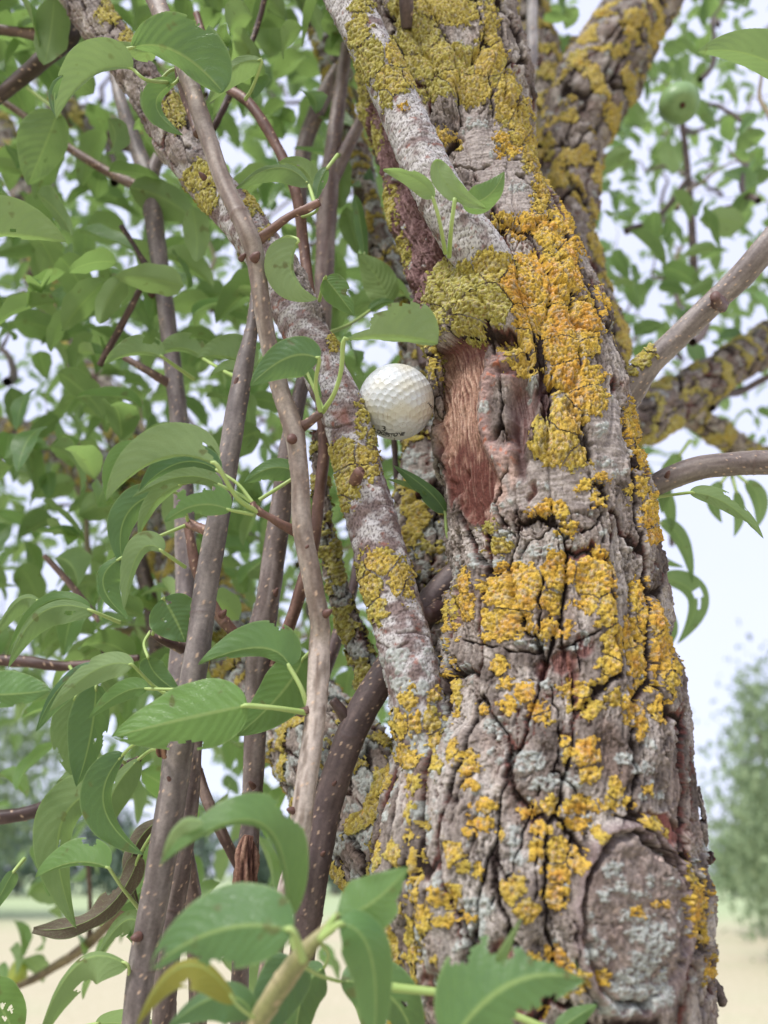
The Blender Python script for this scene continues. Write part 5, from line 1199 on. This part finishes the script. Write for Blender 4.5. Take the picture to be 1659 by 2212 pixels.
# ------------------------------------------------------------------ the golf ball
def golf_ball():
    R = 0.02135
    c = P(856, 868.5, 0.436)
    n = 392
    k = np.arange(n) + .5
    ph = np.arccos(1 - 2 * k / n); th = math.pi * (1 + 5 ** .5) * k
    D = np.stack([np.cos(th) * np.sin(ph), np.sin(th) * np.sin(ph), np.cos(ph)], 1)
    for it in range(260):
        df = D[:, None] - D[None]; q = (df ** 2).sum(-1) + np.eye(n)
        f = (df / q[..., None] ** 2.5).sum(1)
        f -= (f * D).sum(1)[:, None] * D
        fm = np.linalg.norm(f, axis=1)[:, None]
        D += f / (fm + 1e-9) * np.minimum(fm * 1e-6, 0.01); D /= np.linalg.norm(D, axis=1)[:, None]
    def dimple(U):
        m = np.empty(len(U)); m2 = np.empty(len(U))
        for a in range(0, len(U), 20000):
            dt = U[a:a + 20000] @ D.T
            m[a:a + 20000] = dt.max(1)
        ang = np.arccos(np.clip(m, -1, 1)) / 0.092
        # worn, scuffed dimples
        wear = 0.55 + 0.55 * sst(-0.4, 0.3, noise2(U[:, 0] * 2.2 + 3, U[:, 2] * 2.2 + U[:, 1], 8))
        dep = np.where(ang < 1, (1 - ang ** 2), 0) * 0.00034 * wear
        ridge = np.exp(-((ang - 1.02) / .13) ** 2) * 0.00003
        sc = fbm(U[:, 0] * 22 + U[:, 1] * 9, U[:, 2] * 22, 12, 3)
        patch = sst(.15, .5, noise2(U[:, 0] * 3 + 1.7, U[:, 2] * 3 + .4, 31))
        return -dep + ridge + patch * 0.00007 * sc - 0.00010 * (1 - sst(0, .035, np.abs(fbm(U[:, 0] * 8, U[:, 2] * 8 + U[:, 1] * 5, 40, 3)))) * patch
    nu, nv = 360, 720
    u = np.linspace(0, math.pi, nu + 2)[1:-1]; v = np.linspace(0, 2 * math.pi, nv, endpoint=False)
    # pole turned away from the lens
    Uu, Vv = np.meshgrid(u, v, indexing='ij')
    Q = np.stack([np.cos(Uu), np.sin(Uu) * np.cos(Vv), np.sin(Uu) * np.sin(Vv)], -1).reshape(-1, 3)
    h = dimple(Q)
    V = Q * (R + h)[:, None]
    V = np.vstack([V, [[R, 0, 0]], [[-R, 0, 0]]])
    i, j = np.meshgrid(np.arange(nu - 1), np.arange(nv), indexing='ij'); j2 = (j + 1) % nv
    F = np.stack([i * nv + j, (i + 1) * nv + j, (i + 1) * nv + j2, i * nv + j2], -1).reshape(-1, 4)
    q = np.arange(0, nv, 2)
    c0 = np.stack([np.full(len(q), nu * nv), q, q + 1, (q + 2) % nv], 1); c1 = np.stack([np.full(len(q), nu * nv + 1), (nu - 1) * nv + (q + 2) % nv, (nu - 1) * nv + q + 1, (nu - 1) * nv + q], 1)
    F = np.vstack([F, c0, c1])
    root = thing('golf_ball', 'scuffed white golf ball marked 3, wedged between grey branch and trunk', 'golf ball', tuple(c))
    m, nn, o = newmat('worn_ball_cover')
    b = N(nn, 'ShaderNodeBsdfPrincipled', Roughness=0.38); b.inputs['Specular IOR Level'].default_value = 0.45
    b.inputs['Coat Weight'].default_value = 0.25; b.inputs['Coat Roughness'].default_value = 0.2
    at = nn.nodes.new('ShaderNodeAttribute'); at.attribute_name = 'Col'
    tcx = nn.nodes.new('ShaderNodeTexCoord')
    z = N(nn, 'ShaderNodeTexNoise', Scale=2600.0, Detail=3.0); nn.links.new(tcx.outputs['Object'], z.inputs[0])
    sp = nn.nodes.new('ShaderNodeMapRange'); sp.inputs['From Min'].default_value = .66; sp.inputs['From Max'].default_value = .72; nn.links.new(z.outputs['Fac'], sp.inputs['Value'])
    nn.links.new(mixcol(nn, math_(nn, 'MULTIPLY', sp.outputs[0], .45), at.outputs['Color'], (.30, .24, .18, 1)), b.inputs['Base Color'])
    nn.links.new(b.outputs[0], o.inputs['Surface'])
    U = np.vstack([Q, [[1, 0, 0]], [[-1, 0, 0]]])
    col = np.tile(np.array([.62, .645, .645]), (len(U), 1))
    col = mixc(col, np.array([.60, .57, .45]), sst(-.2, .5, noise2(U[:, 0] * 1.6 + 5, U[:, 2] * 1.6 - U[:, 1], 3)) * .8)
    hh = np.concatenate([h, [0, 0]])
    rim = np.exp(-((hh + 0.00003) / 0.00003) ** 2)
    col = mixc(col, np.array([.52, .47, .38]), np.clip(rim, 0, 1) * sst(-.1, .4, fbm(U[:, 0] * 14, U[:, 2] * 14 + U[:, 1] * 9, 6, 3)) * .55)
    patch = sst(.15, .5, noise2(U[:, 0] * 3 + 1.7, U[:, 2] * 3 + .4, 31))
    crk = 1 - sst(0, .035, np.abs(fbm(U[:, 0] * 8, U[:, 2] * 8 + U[:, 1] * 5, 40, 3)))
    col = mixc(col, np.array([.36, .29, .22]), crk * patch * .8)
    col = mixc(col, np.array([.34, .25, .17]), sst(.50, .68, fbm(U[:, 0] * 30, U[:, 2] * 30 + U[:, 1] * 21, 16, 3)) * .7)
    cover = mesh_from('cover', V + c, F, m, root, col=col)
    # print: laid out on a tangent patch, then wrapped on to the cover
    def on_ball(px, py):
        ray = P(px, py, 1.0) - CAM; ray /= np.linalg.norm(ray)
        oc = CAM - c; bq = oc @ ray; disc = max(bq * bq - (oc @ oc - R * R), 0)
        return (CAM + ray * (-bq - math.sqrt(disc)) - c) / R
    def text(body, path, height, mat, squash=1.0, extrude=0.0, drop=(), shear=0.0, bold=0.0):
        """path(u, w) gives the direction from the centre for a spot u along and w above the base line"""
        cu = bpy.data.curves.new('t', 'FONT'); cu.body = body; cu.size = 1.0; cu.offset = bold; cu.shear = shear
        to = bpy.data.objects.new('t', cu); COL.objects.link(to)
        bpy.context.view_layer.update()
        me = to.evaluated_get(bpy.context.evaluated_depsgraph_get()).to_mesh()
        vs = np.array([v.co[:] for v in me.vertices]); fs = [list(p.vertices) for p in me.polygons]
        to.to_mesh_clear() if hasattr(to, 'to_mesh_clear') else None
        bpy.data.objects.remove(to)
        x0, x1 = vs[:, 0].min(), vs[:, 0].max(); y0, y1 = vs[:, 1].min(), vs[:, 1].max()
        un = (vs[:, 0] - x0) / (x1 - x0); wn = (vs[:, 1] - y0) / (y1 - y0)
        fs = [f for f in fs if not any(a < np.mean(un[f]) < b_ and (cc < np.mean(wn[f]) < dd) for a, b_, cc, dd in drop)]
        U3 = np.array([path(a, b_) for a, b_ in zip(un, wn)])
        hv = dimple(U3)
        V3 = c + U3 * (R + np.maximum(hv, -0.00012) + 0.00007)[:, None]
        me2 = bpy.data.meshes.new('lettering'); me2.from_pydata(V3.tolist(), [], fs); me2.update()
        o2 = bpy.data.objects.new('lettering', me2); COL.objects.link(o2); me2.materials.append(mat); o2.parent = cover
        return o2
    text('3', lambda a, w: on_ball(824.6 + 8.6 * a, 931.0 - 11.8 * w + 1.2 * a), 1, M_INK)
    def arc(a, w):
        x = 797 + 77 * a
        y = 925.5 + 18.5 * math.sin(min(1, a * 1.45) * math.pi / 2) - 7 * max(0, a - .55) * 1.3
        return on_ball(x + 1.5 * w, y + .6 - 8.0 * w)
    text('BRIDGESTONE', arc, 1, M_INK, bold=0.04, shear=0.12, drop=[(.80, .845, .0, .6)])
    text('I I', lambda a, w: on_ball(843 + 10 * a, 950 - 4.5 * w), 1, M_INK2, bold=.02)
    text('IIIII', lambda a, w: on_ball(923.5 + 10.5 * a + 3 * w, 871.5 + 13 * a - 3.2 * w), 1, M_INK, bold=.02)
golf_ball()

# ------------------------------------------------------------------ trees beyond the field
def far_tree(x, ybase, ytop, dist, wpx, label, tint, seed, n=5000, droop=1.0, green=None, cat='tree', crown_lo=0.15):
    rg = np.random.default_rng(seed)
    az = (x - CX) / FPX
    bx = az * dist; by = math.sqrt(max(dist * dist - bx * bx, 1)) * 1.0
    zt = 1.45 + dist * math.tan(PITCH + math.atan((CY - ytop) / FPX))
    h = zt; rw = wpx / 2 / FPX * dist
    base = np.array([bx, by, 0.0])
    root = thing('tree', label, cat, tuple(base))
    tr = [list(base + [0, 0, -.1]) + [h * .028], list(base + [h * .01, 0, h * .3]) + [h * .022], list(base + [-h * .01, 0, h * .6]) + [h * .012], list(base + [0, 0, h * .92]) + [h * .004]]
    t = tube('trunk', tr, M_SHOOT, root, 10, col=lin(120, 108, 100), ds=h * .03)
    for k in range(9):
        z0 = h * rg.uniform(.2, .7); a = rg.uniform(0, 6.28); l = rw * rg.uniform(.4, .8)
        p0 = base + [0, 0, z0]; p1 = p0 + [math.cos(a) * l * .5, math.sin(a) * l * .5, h * .12]; p2 = p0 + [math.cos(a) * l, math.sin(a) * l, h * .16 - droop * h * .05]
        tube('branch', [list(p0) + [h * .010], list(p1) + [h * .007], list(p2) + [h * .003]], M_SHOOT, root, 6, col=lin(110, 98, 92), ds=h * .05)
    # clumps
    nc = 70
    q = rg.normal(0, 1, (nc, 3)); q /= np.linalg.norm(q, axis=1)[:, None]; q *= rg.uniform(.35, 1, nc)[:, None] ** .5
    cc = base + np.stack([q[:, 0] * rw * .85, q[:, 1] * rw * .85, h * (crown_lo + (1 - crown_lo) * .5) + q[:, 2] * h * (1 - crown_lo) * .46], 1)
    w_ = rg.integers(0, nc, n); cs = rg.uniform(.12, .26, nc)[w_] * rw
    pts = cc[w_] + np.clip(rg.normal(0, 1, (n, 3)), -1.7, 1.7) * cs[:, None] * np.array([1, 1, 1.1 + .5 * droop])
    pts = pts[pts[:, 2] > h * crown_lo * .4]
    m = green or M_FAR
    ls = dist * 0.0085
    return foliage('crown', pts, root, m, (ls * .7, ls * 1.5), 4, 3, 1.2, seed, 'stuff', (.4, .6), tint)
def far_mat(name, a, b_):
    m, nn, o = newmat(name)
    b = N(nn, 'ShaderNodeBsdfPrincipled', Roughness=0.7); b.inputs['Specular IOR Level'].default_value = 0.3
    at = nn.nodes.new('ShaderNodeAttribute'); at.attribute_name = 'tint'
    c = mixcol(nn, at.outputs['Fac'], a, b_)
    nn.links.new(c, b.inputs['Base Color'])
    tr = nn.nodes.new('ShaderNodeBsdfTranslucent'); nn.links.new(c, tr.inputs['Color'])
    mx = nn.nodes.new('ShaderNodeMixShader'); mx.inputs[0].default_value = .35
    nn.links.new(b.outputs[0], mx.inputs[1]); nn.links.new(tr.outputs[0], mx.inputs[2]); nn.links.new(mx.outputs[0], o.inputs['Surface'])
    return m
M_FAR = far_mat('far_foliage_hazed', (.15, .22, .11, 1), (.33, .42, .23, 1))  # greens paler than the leaves: haze is painted into the colour
M_BLUE = far_mat('distant_foliage_hazed', (.13, .19, .15, 1), (.25, .32, .24, 1))  # hedge greens lightened in the colour to stand in for distance haze
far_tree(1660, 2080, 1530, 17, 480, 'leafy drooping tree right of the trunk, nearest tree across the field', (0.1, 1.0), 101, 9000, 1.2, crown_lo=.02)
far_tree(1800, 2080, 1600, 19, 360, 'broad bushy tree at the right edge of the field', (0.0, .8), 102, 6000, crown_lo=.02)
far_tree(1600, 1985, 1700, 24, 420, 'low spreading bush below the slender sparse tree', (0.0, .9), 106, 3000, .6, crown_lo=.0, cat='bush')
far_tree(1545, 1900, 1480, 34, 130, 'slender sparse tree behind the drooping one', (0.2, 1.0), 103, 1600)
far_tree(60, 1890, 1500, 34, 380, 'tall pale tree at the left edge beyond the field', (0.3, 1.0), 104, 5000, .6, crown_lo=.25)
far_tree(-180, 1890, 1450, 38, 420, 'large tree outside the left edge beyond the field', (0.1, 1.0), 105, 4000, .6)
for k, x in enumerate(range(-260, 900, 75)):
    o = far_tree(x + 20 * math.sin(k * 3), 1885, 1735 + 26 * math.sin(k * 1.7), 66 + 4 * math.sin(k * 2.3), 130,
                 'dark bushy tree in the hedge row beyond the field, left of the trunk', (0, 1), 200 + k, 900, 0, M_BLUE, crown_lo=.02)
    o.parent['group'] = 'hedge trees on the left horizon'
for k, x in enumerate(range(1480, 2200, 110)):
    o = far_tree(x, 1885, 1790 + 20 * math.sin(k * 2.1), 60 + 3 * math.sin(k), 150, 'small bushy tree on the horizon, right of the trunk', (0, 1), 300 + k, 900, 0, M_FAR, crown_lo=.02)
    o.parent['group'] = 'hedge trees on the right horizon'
